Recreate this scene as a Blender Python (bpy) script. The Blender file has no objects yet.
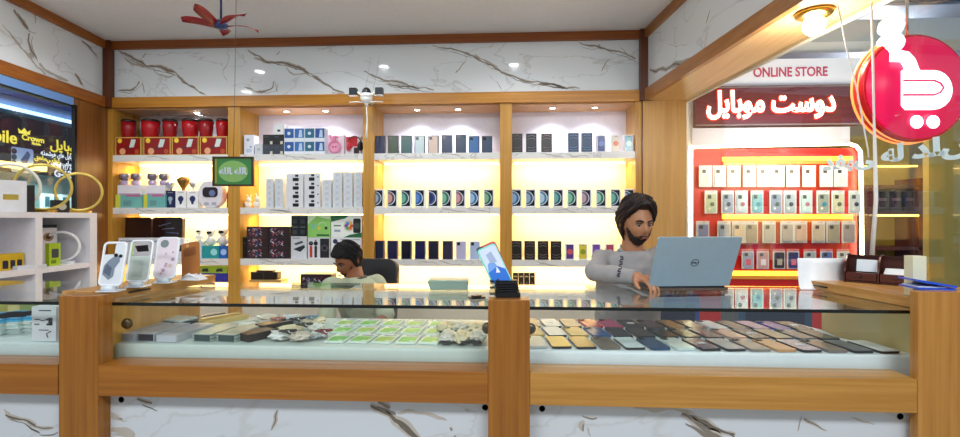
import bpy, bmesh, math, random
from mathutils import Vector, Matrix, noise
S = bpy.context.scene
COL = S.collection
F = 480.0; HZ = 218.5; CZ = 1.35; YAW = math.radians(3.13)
# ---------------------------------------------------------------- camera, world, light, exposure
cam = bpy.data.cameras.new('camera'); cam.sensor_width = 36; cam.lens = 36*F/960; cam.clip_start = .02; cam.clip_end = 60
camo = bpy.data.objects.new('camera', cam); COL.objects.link(camo)
camo.location = (0, 0, CZ); camo.rotation_euler = (math.pi/2, 0, YAW); S.camera = camo
w = bpy.data.worlds.new('world'); w.use_nodes = True; S.world = w
w.node_tree.nodes['Background'].inputs[0].default_value = (.86, .93, 1, 1)
w.node_tree.nodes['Background'].inputs[1].default_value = .42
S.view_settings.view_transform = 'Standard'; S.view_settings.look = 'None'
S.view_settings.gamma = 1; S.view_settings.use_curve_mapping = False
S.view_settings.exposure = .05
S.cycles.use_denoising = True
S.cycles.max_bounces = 10; S.cycles.transparent_max_bounces = 16
S.cycles.sample_clamp_indirect = 6
def light(name, kind, loc, power, color=(1, 1, 1), rot=(0, 0, 0), size=.1, sy=None, spot=None, parent=None):
    l = bpy.data.lights.new(name, kind); l.energy = power; l.color = color
    if kind == 'AREA':
        l.size = size
        if sy: l.shape = 'RECTANGLE'; l.size_y = sy
    elif kind in ('POINT', 'SPOT'): l.shadow_soft_size = size
    if spot: l.spot_size = math.radians(spot); l.spot_blend = .6
    o = bpy.data.objects.new(name, l); o.location = loc; o.rotation_euler = rot; COL.objects.link(o)
    if parent: o.parent = parent
    return o
# corridor ceiling panels of the mall, above and behind the photographer
light('corridor_light', 'AREA', (-1.6, -.6, 3.1), 55, (.93, .97, 1), (math.radians(22), 0, 0), 1.6, .5)
light('corridor_light', 'AREA', (1.2, -.6, 3.1), 60, (.93, .97, 1), (math.radians(22), 0, 0), 1.6, .5)

# ---------------------------------------------------------------- pixel to place
def cw(cx, t, z): # camera-aligned ground coordinates -> world
    c, s = math.cos(YAW), math.sin(YAW)
    return Vector((cx*c - t*s, cx*s + t*c, z))
def ray(px, py):
    a = (px-480)/F; c, s = math.cos(YAW), math.sin(YAW)
    return Vector((a*c - s, a*s + c, (HZ-py)/F))
def at(px, py, Y):            # point seen at (px,py) on the plane y=Y
    r = ray(px, py); return Vector((0, 0, CZ)) + r*(Y/r.y)
def X(px, Y): return at(px, HZ, Y).x
def Zp(px, py, Y): return at(px, py, Y).z
def atz(px, py, z):           # point on a horizontal plane
    r = ray(px, py); return Vector((0, 0, CZ)) + r*((z-CZ)/r.z)
def hit(px, py, P, n):
    r = ray(px, py); o = Vector((0, 0, CZ)); return o + r*((P-o).dot(n)/r.dot(n))

# ---------------------------------------------------------------- materials
def lin(v): return v/12.92 if v <= .04045 else ((v+.055)/1.055)**2.4
def hexc(h):
    h = h.lstrip('#'); return tuple(lin(int(h[i:i+2], 16)/255) for i in (0, 2, 4)) + (1,)
_m = {}
def C(h, rough=.45, metal=0, emit=0, noise_amt=.06, alpha=1):
    k = (h, rough, metal, emit, alpha)
    if k in _m: return _m[k]
    m = bpy.data.materials.new('paint_'+h.lstrip('#')); m.use_nodes = True; nt = m.node_tree; b = nt.nodes['Principled BSDF']
    col = hexc(h); b.inputs['Base Color'].default_value = col
    b.inputs['Roughness'].default_value = rough; b.inputs['Metallic'].default_value = metal
    if emit:
        b.inputs['Emission Color'].default_value = col; b.inputs['Emission Strength'].default_value = emit
    elif noise_amt:
        nz = nt.nodes.new('ShaderNodeTexNoise'); nz.inputs['Scale'].default_value = 35; nz.inputs['Detail'].default_value = 3
        tc = nt.nodes.new('ShaderNodeTexCoord'); nt.links.new(tc.outputs['Object'], nz.inputs['Vector'])
        mx = nt.nodes.new('ShaderNodeMix'); mx.data_type = 'RGBA'
        mx.inputs['A'].default_value = tuple(c*(1-noise_amt) for c in col[:3])+(1,); mx.inputs['B'].default_value = tuple(min(1, c*(1+noise_amt)) for c in col[:3])+(1,)
        nt.links.new(nz.outputs['Fac'], mx.inputs['Factor']); nt.links.new(mx.outputs['Result'], b.inputs['Base Color'])
    if alpha < 1: b.inputs['Alpha'].default_value = alpha
    _m[k] = m; return m
def wood(name, a, b_, axis='x', rough=.28, freq=1.0):
    m = bpy.data.materials.new(name); m.use_nodes = True; nt = m.node_tree; b = nt.nodes['Principled BSDF']; L = nt.links.new
    tc = nt.nodes.new('ShaderNodeTexCoord'); mp = nt.nodes.new('ShaderNodeMapping')
    sc = {'x': (1.2, 45, 45), 'y': (45, 1.2, 45), 'z': (45, 45, 1.2)}[axis]
    mp.inputs['Scale'].default_value = tuple(s*freq for s in sc)
    L(tc.outputs['Object'], mp.inputs['Vector'])
    n1 = nt.nodes.new('ShaderNodeTexNoise'); n1.inputs['Scale'].default_value = 1; n1.inputs['Detail'].default_value = 6; n1.inputs['Roughness'].default_value = .65
    L(mp.outputs['Vector'], n1.inputs['Vector'])
    cr = nt.nodes.new('ShaderNodeValToRGB'); cr.color_ramp.elements[0].position = .32; cr.color_ramp.elements[1].position = .68
    cr.color_ramp.elements[0].color = hexc(b_); cr.color_ramp.elements[1].color = hexc(a)
    L(n1.outputs['Fac'], cr.inputs['Fac']); L(cr.outputs['Color'], b.inputs['Base Color'])
    b.inputs['Roughness'].default_value = rough
    bp = nt.nodes.new('ShaderNodeBump'); bp.inputs['Strength'].default_value = .06; L(n1.outputs['Fac'], bp.inputs['Height']); L(bp.outputs['Normal'], b.inputs['Normal'])
    return m
def marble(name, base, vein, rough=.08, amt=.25, scale=1.1):
    m = bpy.data.materials.new(name); m.use_nodes = True; nt = m.node_tree; b = nt.nodes['Principled BSDF']; L = nt.links.new
    tc = nt.nodes.new('ShaderNodeTexCoord'); mp = nt.nodes.new('ShaderNodeMapping'); mp.inputs['Rotation'].default_value = (0, .6, 0); mp.inputs['Scale'].default_value = (1, 1, 2.2)
    L(tc.outputs['Object'], mp.inputs['Vector'])
    n1 = nt.nodes.new('ShaderNodeTexNoise'); n1.inputs['Scale'].default_value = scale; n1.inputs['Detail'].default_value = 7; n1.inputs['Distortion'].default_value = .6
    L(mp.outputs['Vector'], n1.inputs['Vector'])
    s = nt.nodes.new('ShaderNodeMath'); s.operation = 'SUBTRACT'; s.inputs[1].default_value = .5; L(n1.outputs['Fac'], s.inputs[0])
    ab = nt.nodes.new('ShaderNodeMath'); ab.operation = 'ABSOLUTE'; L(s.outputs[0], ab.inputs[0])
    cr = nt.nodes.new('ShaderNodeValToRGB'); cr.color_ramp.elements[0].position = 0; cr.color_ramp.elements[0].color = (amt,)*3+(1,)
    cr.color_ramp.elements[1].position = .012; cr.color_ramp.elements[1].color = (0, 0, 0, 1); L(ab.outputs[0], cr.inputs['Fac'])
    mx = nt.nodes.new('ShaderNodeMix'); mx.data_type = 'RGBA'; mx.inputs['A'].default_value = hexc(base); mx.inputs['B'].default_value = hexc(vein)
    L(cr.outputs['Color'], mx.inputs['Factor']); L(mx.outputs['Result'], b.inputs['Base Color'])
    b.inputs['Roughness'].default_value = rough
    return m
def glassm(name, tint=(.96, .99, .98), f0=.04, gloss=.01):
    m = bpy.data.materials.new(name); m.use_nodes = True; nt = m.node_tree; nt.nodes.clear(); L = nt.links.new
    out = nt.nodes.new('ShaderNodeOutputMaterial'); tr = nt.nodes.new('ShaderNodeBsdfTransparent'); tr.inputs[0].default_value = tint+(1,)
    gl = nt.nodes.new('ShaderNodeBsdfGlossy'); gl.inputs['Roughness'].default_value = gloss; gl.inputs[0].default_value = (1, 1, 1, 1)
    ge = nt.nodes.new('ShaderNodeNewGeometry'); d = nt.nodes.new('ShaderNodeVectorMath'); d.operation = 'DOT_PRODUCT'
    L(ge.outputs['Incoming'], d.inputs[0]); L(ge.outputs['Normal'], d.inputs[1])
    a = nt.nodes.new('ShaderNodeMath'); a.operation = 'ABSOLUTE'; L(d.outputs['Value'], a.inputs[0])
    o = nt.nodes.new('ShaderNodeMath'); o.operation = 'SUBTRACT'; o.inputs[0].default_value = 1; L(a.outputs[0], o.inputs[1])
    p = nt.nodes.new('ShaderNodeMath'); p.operation = 'POWER'; p.inputs[1].default_value = 5; L(o.outputs[0], p.inputs[0])
    q = nt.nodes.new('ShaderNodeMath'); q.operation = 'MULTIPLY_ADD'; q.inputs[1].default_value = 1-f0; q.inputs[2].default_value = f0; L(p.outputs[0], q.inputs[0])
    mx = nt.nodes.new('ShaderNodeMixShader'); L(q.outputs[0], mx.inputs[0]); L(tr.outputs[0], mx.inputs[1]); L(gl.outputs[0], mx.inputs[2]); L(mx.outputs[0], out.inputs[0])
    return m
WF = wood('orange_wood_rail', '#a86a20', '#824a0e', 'x')
WP = wood('orange_wood_post', '#a46a20', '#80490e', 'z')
WPR = wood('honey_wood_post', '#c08a42', '#a26a28', 'z')
WB = wood('golden_wood_rail', '#cc9034', '#ab6c1c', 'x')
WBP = wood('golden_wood_upright', '#cc9840', '#b07c2a', 'z')
WD = wood('brown_wood_rail', '#9c5616', '#78390a', 'x', .4)
WDY = wood('brown_wood_side_rail', '#a86418', '#86450c', 'y', .4)
WDZ = wood('dark_wood_upright', '#6c340e', '#4c2008', 'z', .4)
WL = wood('pale_wood_panel', '#d4a664', '#c08e4a', 'z', .35)
WLY = wood('pale_wood_soffit', '#e0bb80', '#cfa263', 'y', .35)
WYZ = wood('yellow_wood_panel', '#d6a350', '#bf8a3a', 'z', .35)
WPL = wood('platform_wood', '#c89656', '#a87432', 'y', .3)
MB_ = marble('white_marble_laminate', '#e6ecf0', '#aaa6a0', .06, .4, 1.3)
MS = marble('shelf_marble', '#e2e2e0', '#8f8f90', .25, .5, 3)
MC = marble('counter_marble', '#ccd2d8', '#a8a298', .25, .3)
VE = C('#7f776e', .1); VE2 = C('#b8b1a8', .1); VE3 = C('#6a6258', .12)
GT = glassm('counter_glass', (.93, .98, .96), .10)
GP = glassm('clear_pane', (.97, .99, .985), .04)
GE = C('#0b1210', .15)
PLAS = glassm('clear_plastic_bag', (.9, .92, .93), .22, .12)
WH = C('#eef0f2', .4); BK = C('#101114', .35); GR = C('#8b8f94', .4); CHR = C('#c8ccd0', .15, 1); GOLD = C('#c9a24a', .25, 1)
E_W = C('#ffffff', .5, 0, 14)

# ---------------------------------------------------------------- mesh helpers
class MB:
    def __init__(s): s.bm = bmesh.new(); s.mats = []; s.M = Matrix()
    def mi(s, m):
        if m not in s.mats: s.mats.append(m)
        return s.mats.index(m)
    def v(s, p): return s.bm.verts.new(s.M @ Vector(p))
    def f(s, vs, m, smooth=False):
        try: fa = s.bm.faces.new(vs)
        except ValueError: return
        fa.material_index = s.mi(m); fa.smooth = smooth; return fa
    def hexa(s, b, t, m):
        B = [s.v(p) for p in b]; T = [s.v(p) for p in t]; n = len(B)
        s.f(B[::-1], m); s.f(T, m)
        for i in range(n): s.f([B[i], B[(i+1) % n], T[(i+1) % n], T[i]], m)
        return s
    def box(s, x0, x1, y0, y1, z0, z1, m):
        return s.hexa([(x0, y0, z0), (x1, y0, z0), (x1, y1, z0), (x0, y1, z0)], [(x0, y0, z1), (x1, y0, z1), (x1, y1, z1), (x0, y1, z1)], m)
    def quad(s, x0, x1, z0, z1, y, m): return s.f([s.v((x0, y, z0)), s.v((x1, y, z0)), s.v((x1, y, z1)), s.v((x0, y, z1))], m) and s
    def poly(s, pts, y, m): s.f([s.v((x, y, z)) for x, z in pts], m); return s
    def disc(s, cx, cz, r, y, m, n=16, sx=1): return s.poly([(cx+sx*r*math.cos(-2*math.pi*i/n*-1), cz+r*math.sin(2*math.pi*i/n)) for i in range(n)], y, m)
    def rbox(s, x0, x1, y0, y1, z0, z1, r, m, seg=3): # rounded in plan (xy)
        pts = []
        for cx, cy, a0 in ((x1-r, y0+r, -90), (x1-r, y1-r, 0), (x0+r, y1-r, 90), (x0+r, y0+r, 180)):
            for k in range(seg+1):
                a = math.radians(a0+90*k/seg); pts.append((cx+r*math.cos(a), cy+r*math.sin(a)))
        return s.hexa([(x, y, z0) for x, y in pts], [(x, y, z1) for x, y in pts], m)
    def rslab(s, x0, x1, z0, z1, y0, y1, r, m, seg=4): # rounded in front view (xz)
        pts = []
        for cx, cz, a0 in ((x1-r, z0+r, -90), (x1-r, z1-r, 0), (x0+r, z1-r, 90), (x0+r, z0+r, 180)):
            for k in range(seg+1):
                a = math.radians(a0+90*k/seg); pts.append((cx+r*math.cos(a), cz+r*math.sin(a)))
        return s.hexa([(x, y1, z) for x, z in pts], [(x, y0, z) for x, z in pts], m)
    def rings(s, rs, m, cap=True, smooth=True):
        R = [[s.v(p) for p in r] for r in rs]; n = len(R[0])
        for a, b in zip(R, R[1:]):
            for i in range(n): s.f([a[i], a[(i+1) % n], b[(i+1) % n], b[i]], m, smooth)
        if cap: s.f(R[0][::-1], m, False); s.f(R[-1], m, False)
        return s
    def cyl(s, p0, p1, r0, m, r1=None, n=16, smooth=True, cap=True):
        p0 = Vector(p0); p1 = Vector(p1); r1 = r0 if r1 is None else r1
        d = (p1-p0).normalized(); u = d.orthogonal().normalized(); v = d.cross(u)
        cs = [(math.cos(2*math.pi*i/n), math.sin(2*math.pi*i/n)) for i in range(n)]
        return s.rings([[p0+(u*a+v*b)*r0 for a, b in cs], [p1+(u*a+v*b)*r1 for a, b in cs]], m, cap, smooth)
    def capsule(s, p0, p1, r0, r1, m=None, n=12):
        p0 = Vector(p0); p1 = Vector(p1); d = (p1-p0).normalized(); u = d.orthogonal().normalized(); v = d.cross(u); R = []
        for k in range(5):
            a = math.pi/2*(1-k/4) ; R.append((p0-d*r0*math.sin(a), max(r0*math.cos(a), r0*.02)))
        for k in range(5):
            a = math.pi/2*k/4; R.append((p1+d*r1*math.sin(a), max(r1*math.cos(a), r1*.02)))
        return s.rings([[c+(u*math.cos(2*math.pi*i/n)+v*math.sin(2*math.pi*i/n))*r for i in range(n)] for c, r in R], m)
    def lathe(s, prof, c, m, n=24, axis='z'):
        c = Vector(c); rs = []
        for r, h in prof:
            ring = []
            for i in range(n):
                a = 2*math.pi*i/n
                ring.append(c+(Vector((r*math.cos(a), r*math.sin(a), h)) if axis == 'z' else Vector((r*math.cos(a), -h, r*math.sin(a)))))
            rs.append(ring)
        return s.rings(rs, m)
    def sph(s, c, r, m, n=14, k=9):
        if not hasattr(r, '__len__'): r = (r, r, r)
        c = Vector(c); rs = []
        for j in range(1, k):
            a = -math.pi/2+math.pi*j/k
            rs.append([c+Vector((r[0]*math.cos(a)*math.cos(2*math.pi*i/n), r[1]*math.cos(a)*math.sin(2*math.pi*i/n), r[2]*math.sin(a))) for i in range(n)])
        return s.rings(rs, m)
    def tube(s, pts, r, m, n=8, closed=False):
        pts = [Vector(p) for p in pts]; rs = []; N = len(pts); u = None
        for i, p in enumerate(pts):
            a = pts[i-1] if (i or closed) else p; b = pts[(i+1) % N] if (i < N-1 or closed) else p
            d = (b-a).normalized()
            u = d.orthogonal().normalized() if u is None else (u-d*u.dot(d)).normalized()
            v = d.cross(u); rr = r[i] if hasattr(r, '__len__') else r
            rs.append([p+(u*math.cos(2*math.pi*j/n)+v*math.sin(2*math.pi*j/n))*rr for j in range(n)])
        if closed: rs.append(rs[0])
        return s.rings(rs, m, not closed)
    def ring(s, c, R, r, m, axis='y', n=32, k=8, a0=0, a1=360):
        c = Vector(c); full = a1-a0 >= 360; pts = []
        for i in range(n if full else n+1):
            a = math.radians(a0+(a1-a0)*i/n); q = (R*math.cos(a), R*math.sin(a))
            pts.append(c+(Vector((q[0], 0, q[1])) if axis == 'y' else Vector((0, q[0], q[1])) if axis == 'x' else Vector((q[0], q[1], 0))))
        return s.tube(pts, r, m, k, full)
    def build(s, name, parent=None, loc=(0, 0, 0), rot=(0, 0, 0), bevel=0, weld=False):
        if weld: bmesh.ops.remove_doubles(s.bm, verts=s.bm.verts, dist=1e-5)
        bmesh.ops.recalc_face_normals(s.bm, faces=[f for f in s.bm.faces])
        me = bpy.data.meshes.new(name); s.bm.to_mesh(me); s.bm.free()
        for m in s.mats: me.materials.append(m)
        o = bpy.data.objects.new(name, me); COL.objects.link(o); o.location = loc; o.rotation_euler = rot
        if parent: o.parent = parent
        if bevel:
            b = o.modifiers.new('edge', 'BEVEL'); b.width = bevel; b.segments = 2; b.limit_method = 'ANGLE'; b.angle_limit = .7
        return o
def tag(o, label, cat, group=None):
    o['label'] = label; o['category'] = cat
    if group: o['group'] = group
    return o
def struct(o, label=None):
    o['kind'] = 'structure'
    if label: o['label'] = label
    return o
def empty(name, loc, label, cat, group=None, rz=0):
    o = bpy.data.objects.new(name, None); o.empty_display_size = .1; COL.objects.link(o); o.location = loc; o.rotation_euler = (0, 0, rz)
    return tag(o, label, cat, group)
def copy_tree(o, loc=None, rz=None, label=None, group=None, parent=None):
    c = o.copy(); COL.objects.link(c); c.parent = parent
    if loc is not None: c.location = loc
    if rz is not None: c.rotation_euler = (0, 0, rz)
    if label: c['label'] = label
    if group: c['group'] = group
    for ch in list(o.children):
        if ch.name != c.name: copy_tree(ch, parent=c)
    return c
def text(body, size, m, name, parent, loc, rot=(math.pi/2, 0, 0), bold=0, ext=.001, align='CENTER', xs=1, font=None):
    cu = bpy.data.curves.new('lettering', 'FONT'); cu.body = body; cu.size = size; cu.extrude = ext; cu.offset = bold; cu.align_x = align; cu.align_y = 'CENTER'; cu.resolution_u = 4
    t = bpy.data.objects.new('lettering', cu); COL.objects.link(t)
    bpy.context.view_layer.update()
    me = bpy.data.meshes.new_from_object(t.evaluated_get(bpy.context.evaluated_depsgraph_get()))
    bpy.data.objects.remove(t); me.name = name; me.materials.clear(); me.materials.append(m)
    o = bpy.data.objects.new(name, me); COL.objects.link(o); o.location = loc; o.rotation_euler = rot; o.scale = (xs, 1, 1)
    if parent: o.parent = parent
    return o
def ribbon(mb, pts, wd, m, n, off, jit=.35, seed=0):
    """an irregular vein lying on a panel, inside the panel's mesh"""
    P = []
    for a, b in zip(pts, pts[1:]):
        k = max(2, int((b-a).length/.012))
        for i in range(k): P.append(a.lerp(b, i/k))
    P.append(pts[-1]); N = len(P); L = []; R = []; sm = []
    for i in range(N):
        w0 = P[max(0, i-3):i+4]; sm.append(sum(w0, Vector())/len(w0))
    P = sm
    for i, p in enumerate(P):
        d = (P[min(i+1, N-1)]-P[max(i-1, 0)]).normalized(); s = d.cross(n).normalized()
        nz = lambda k, f: noise.noise(p*f+Vector((seed*7.3, k*3.1, 0)))
        tp_ = math.sin(math.pi*min(1, max(0, (i+.5)/N)))**.6
        ww = wd*(.14+.5*tp_)*max(.35, 1+1.0*nz(1, 14)); sh = s*(nz(2, 9)*.02+nz(3, 30)*.007)
        q = p+n*off+sh; L.append(mb.v(q+s*ww/2)); R.append(mb.v(q-s*ww/2))
    for i in range(N-1): mb.f([L[i], L[i+1], R[i+1], R[i]], m)
# ================================================================= THE SETTING
YF = 4.34; YB = 4.70
ZC = 3.02; ZM1 = 2.945; ZM0 = 2.49; ZH = 2.392
def wline(c0, t0, c1, t1): return cw(c0, t0, 0), cw(c1, t1, 0)
LA, LB = wline(-3.52, 4.54, -3.45, 3.45); RA, RB = wline(1.46, 4.26, 1.549, 2.504)
def ext(A, B, Y):  # point on line AB at world y
    k = (Y-A.y)/(B.y-A.y); return A.lerp(B, k)
LX = lambda Y: ext(LA, LB, Y).x
RX = lambda Y: ext(RA, RB, Y).x
FLOORM = C('#b9b4ab', .25); CEILM = C('#e4e5e8', .6)
mb = MB(); mb.box(-9, 6, -2.5, 8.5, -.05, 0, FLOORM); struct(mb.build('floor'))
mb = MB(); yy = [.6, YB+.06]
mb.hexa([(LX(yy[0])-.12, yy[0], ZC), (RX(yy[0])+.1, yy[0], ZC), (RX(yy[1])+.1, yy[1], ZC), (LX(yy[1])-.12, yy[1], ZC)],
        [(LX(yy[0])-.12, yy[0], ZC+.05), (RX(yy[0])+.1, yy[0], ZC+.05), (RX(yy[1])+.1, yy[1], ZC+.05), (LX(yy[1])-.12, yy[1], ZC+.05)], CEILM)
struct(mb.build('ceiling'))
mb = MB(); mb.box(LX(YB)-.3, 1.75, YB+.02, YB+.1, 0, ZC, C('#e9e4da', .6)); struct(mb.build('wall_back'))
# back fascia : marble laminate between two wood rails
xl, xr = X(105, YF), X(647, YF)
def vein(mb, pxs, wd, m=None, Pn=None, n=None, off=.0007, seed=0):
    W_ = [hit(px, py, Pn, n) for px, py in pxs]
    ribbon(mb, W_, wd*1.35, VE2, n, off, seed=seed); ribbon(mb, W_, wd*.5, m or VE, n, off*1.6, seed=seed)
    if wd > .018: ribbon(mb, [p+Vector((.02, 0, -.022)) for p in W_], wd*.3, m or VE, n, off*1.9, seed=seed+31)
mb = MB(); mb.box(xl, xr, YF+.015, YB+.02, ZM0, ZM1, MB_)
Pn, n = Vector((0, YF+.015, 0)), Vector((0, -1, 0))
for i, (p, wd, m) in enumerate([
    ([(116, 50), (128, 56), (140, 63), (152, 67), (165, 69), (175, 73), (184, 82), (196, 88), (207, 95)], .034, VE),
    ([(118, 52), (130, 62), (150, 67)], .02, VE2), ([(152, 67), (158, 75), (168, 77), (176, 74)], .014, VE2), ([(116, 90), (126, 91), (136, 88), (141, 80)], .026, VE), ([(141, 80), (145, 95)], .01, VE2), ([(140, 58), (148, 52)], .012, VE2),
    ([(246, 49), (256, 55), (266, 61), (280, 63), (290, 66), (302, 68), (311, 76), (324, 83), (346, 95)], .032, VE), ([(252, 57), (262, 62), (280, 64)], .018, VE2), ([(284, 66), (290, 73), (300, 75), (310, 73)], .014, VE2),
    ([(242, 88), (252, 90), (266, 91), (274, 88), (275, 79)], .026, VE), ([(275, 79), (278, 94)], .01, VE2), ([(224, 50), (231, 55), (222, 72), (229, 82)], .008, VE2), ([(274, 56), (282, 50)], .012, VE2),
    ([(363, 69), (372, 76), (386, 81), (400, 83), (410, 86), (436, 91)], .024, VE), ([(384, 82), (396, 86), (420, 88)], .022, VE3),
    ([(431, 44), (438, 48), (450, 49), (462, 52), (475, 57), (490, 65), (506, 73), (520, 80), (540, 83), (560, 86), (582, 89)], .024, VE), ([(536, 83), (550, 85), (568, 87)], .03, VE3), ([(474, 52), (484, 60), (500, 69)], .014, VE2), ([(455, 75), (459, 68), (468, 60)], .012, VE),
    ([(432, 68), (441, 72)], .006, VE2), ([(577, 42), (585, 46), (597, 46), (610, 50), (622, 53), (637, 61)], .024, VE), ([(600, 42), (598, 48)], .02, VE2), ([(600, 73), (603, 66), (612, 58)], .012, VE), ([(620, 45), (628, 55), (637, 58)], .012, VE2), ([(488, 74), (498, 84), (503, 92)], .006, VE2), ([(330, 93), (348, 95), (356, 96)], .014, VE)]):
    vein(mb, p, wd, m, Pn, n, seed=i)
struct(mb.build('trim_1'), 'white veined marble fascia above the shelves')
mb = MB(); mb.box(xl-.06, xr+.05, YF-.02, YF+.3, ZM1, ZC, WD); struct(mb.build('trim_2', bevel=.003), 'brown wood rail under the ceiling above the shelves')
mb = MB(); mb.box(xl-.06, xr+.05, YF-.02, YB, ZH, ZM0, WB); struct(mb.build('trim_3', bevel=.003), 'golden wood rail under the marble fascia')
for k, x in ((4, xl+.025), (5, xr-.01)):
    mb = MB(); mb.box(x-.06, x+.06, YF-.05, YF+.012, ZH, ZC, WDZ); struct(mb.build('trim_%d' % k, bevel=.003), 'dark upright in the fascia corner')
# side fascias
def side(A, B, y0, y1, sgn, num, veins, wm, wm2, th=.3):
    nn = Vector(((B-A).y, -(B-A).x, 0)).normalized()
    if nn.x*sgn < 0: nn = -nn                       # nn points into the shop
    p = lambda Y, off, z: (ext(A, B, Y)-nn*off+Vector((0, 0, z)))
    def slab(o0, o1, z0, z1, m, ya=y0, yb=y1):
        q = MB(); q.hexa([p(ya, o0, z0), p(yb, o0, z0), p(yb, o1, z0), p(ya, o1, z0)], [p(ya, o0, z1), p(yb, o0, z1), p(yb, o1, z1), p(ya, o1, z1)], m); return q
    q = slab(.015, th, ZM0, ZM1, MB_)
    P = p(y0, .015, 0)
    for i, (v, wd, m) in enumerate(veins): vein(q, v, wd, m, P, nn, seed=50+i)
    struct(q.build('trim_%d' % num), 'white marble side fascia')
    struct(slab(-.015, th, ZM1, ZC, wm).build('trim_%d' % (num+1), bevel=.003), 'wood rail under the ceiling')
    struct(slab(-.015, .02, ZH, ZM0, wm2).build('trim_%d' % (num+2), bevel=.003), 'wood rail under the side fascia')
    return p, slab, nn
pl, slabl, nl = side(LA, LB, 1.2, YF+.1, 1, 6, [
    ([(12, 7), (18, 16), (25, 26), (30, 31)], .04, VE), ([(30, 31), (29, 42), (32, 54), (37, 62)], .03, VE), ([(28, 50), (34, 60)], .045, VE2), ([(37, 62), (45, 70), (55, 76), (70, 82)], .03, VE2),
    ([(0, 23), (10, 33), (17, 43), (27, 55), (36, 66), (48, 75)], .02, VE2), ([(80, 39), (88, 46), (98, 57)], .02, VE), ([(73, 73), (79, 79), (83, 87)], .03, VE), ([(33, 8), (36, 15), (34, 25)], .014, VE2), ([(28, 31), (38, 36)], .008, VE2), ([(62, 60), (75, 72)], .006, VE2)], WDY, WDY)
pr, slabr, nr = side(RA, RB, 1.0, YF+.1, -1, 9, [
    ([(649, 70), (658, 71), (668, 67), (678, 64), (690, 62)], .04, VE), ([(656, 71), (668, 68), (680, 62), (697, 57)], .02, VE2), ([(705, 26), (709, 18), (711, 6)], .014, VE), ([(667, 45), (690, 45)], .005, VE2), ([(700, 60), (720, 42)], .006, VE2)], wood('side_rail_right', '#a86f38', '#8a5323', 'y', .4), wood('side_beam_right', '#b07a42', '#96602e', 'y', .35))
# the soffit slab of the right beam with its pale underside and the pale wall end below
struct(slabr(.02, .37, ZH, ZH+.098, WLY).build('trim_12'), 'pale wooden soffit over the side opening')
struct(slabr(.37, .385, ZH-.015, ZH+.16, C('#f6f4ee', .4)).build('trim_13'), 'white strip imitating the lit outer edge of the soffit')  # white colour stands in for light on the outside of the beam
struct(slabr(.02, .385, ZH+.1, ZC+.3, C('#e8e8ea', .5)).build('wall_upper_side'), None)
q = MB(); q.box(X(642, YF-.02), X(686.5, YF-.02), YF-.02, YB+.1, 0, ZH, WL); q.box(X(642, YF-.02)-.0, X(642, YF-.02)+.006, YF-.024, YF-.019, 0, ZH, GE)
struct(q.build('wall_right'), 'pale wooden wall end beside the shelves')
# left corner upright and the opening beyond it
q = slabl(0, .03, 0, ZH, wood('left_upright_wood', '#94602c', '#6f421a', 'z', .3), ya=3.97, yb=YF+.1); struct(q.build('wall_left'), 'brown wooden wall end beside the side opening')
Yo = 3.97
q = MB()
fr = slabl(.03, .08, ZH-.075, ZH-.06, BK, ya=1.2, yb=Yo); struct(fr.build('window_1'), 'dark frame head of the side opening')
fr = slabl(.0, .03, .0, ZH-.06, BK, ya=Yo-.025, yb=Yo); struct(fr.build('window_2'), 'dark frame post of the side opening')
fr = slabl(.05, .056, 1.0, ZH-.075, GP, ya=1.3, yb=Yo-.04); struct(fr.build('window_3'), 'clear pane of the side opening')
fr = slabl(0, .12, .0, 1.0, C('#cfc8bb', .5), ya=1.2, yb=Yo); struct(fr.build('wall_left_low'))
fr = slabr(.33, .338, 1.09, ZH-.0, GP, ya=1.62, yb=YF-.03); struct(fr.build('window_4'), 'clear pane of the open side facing the next shop')

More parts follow.
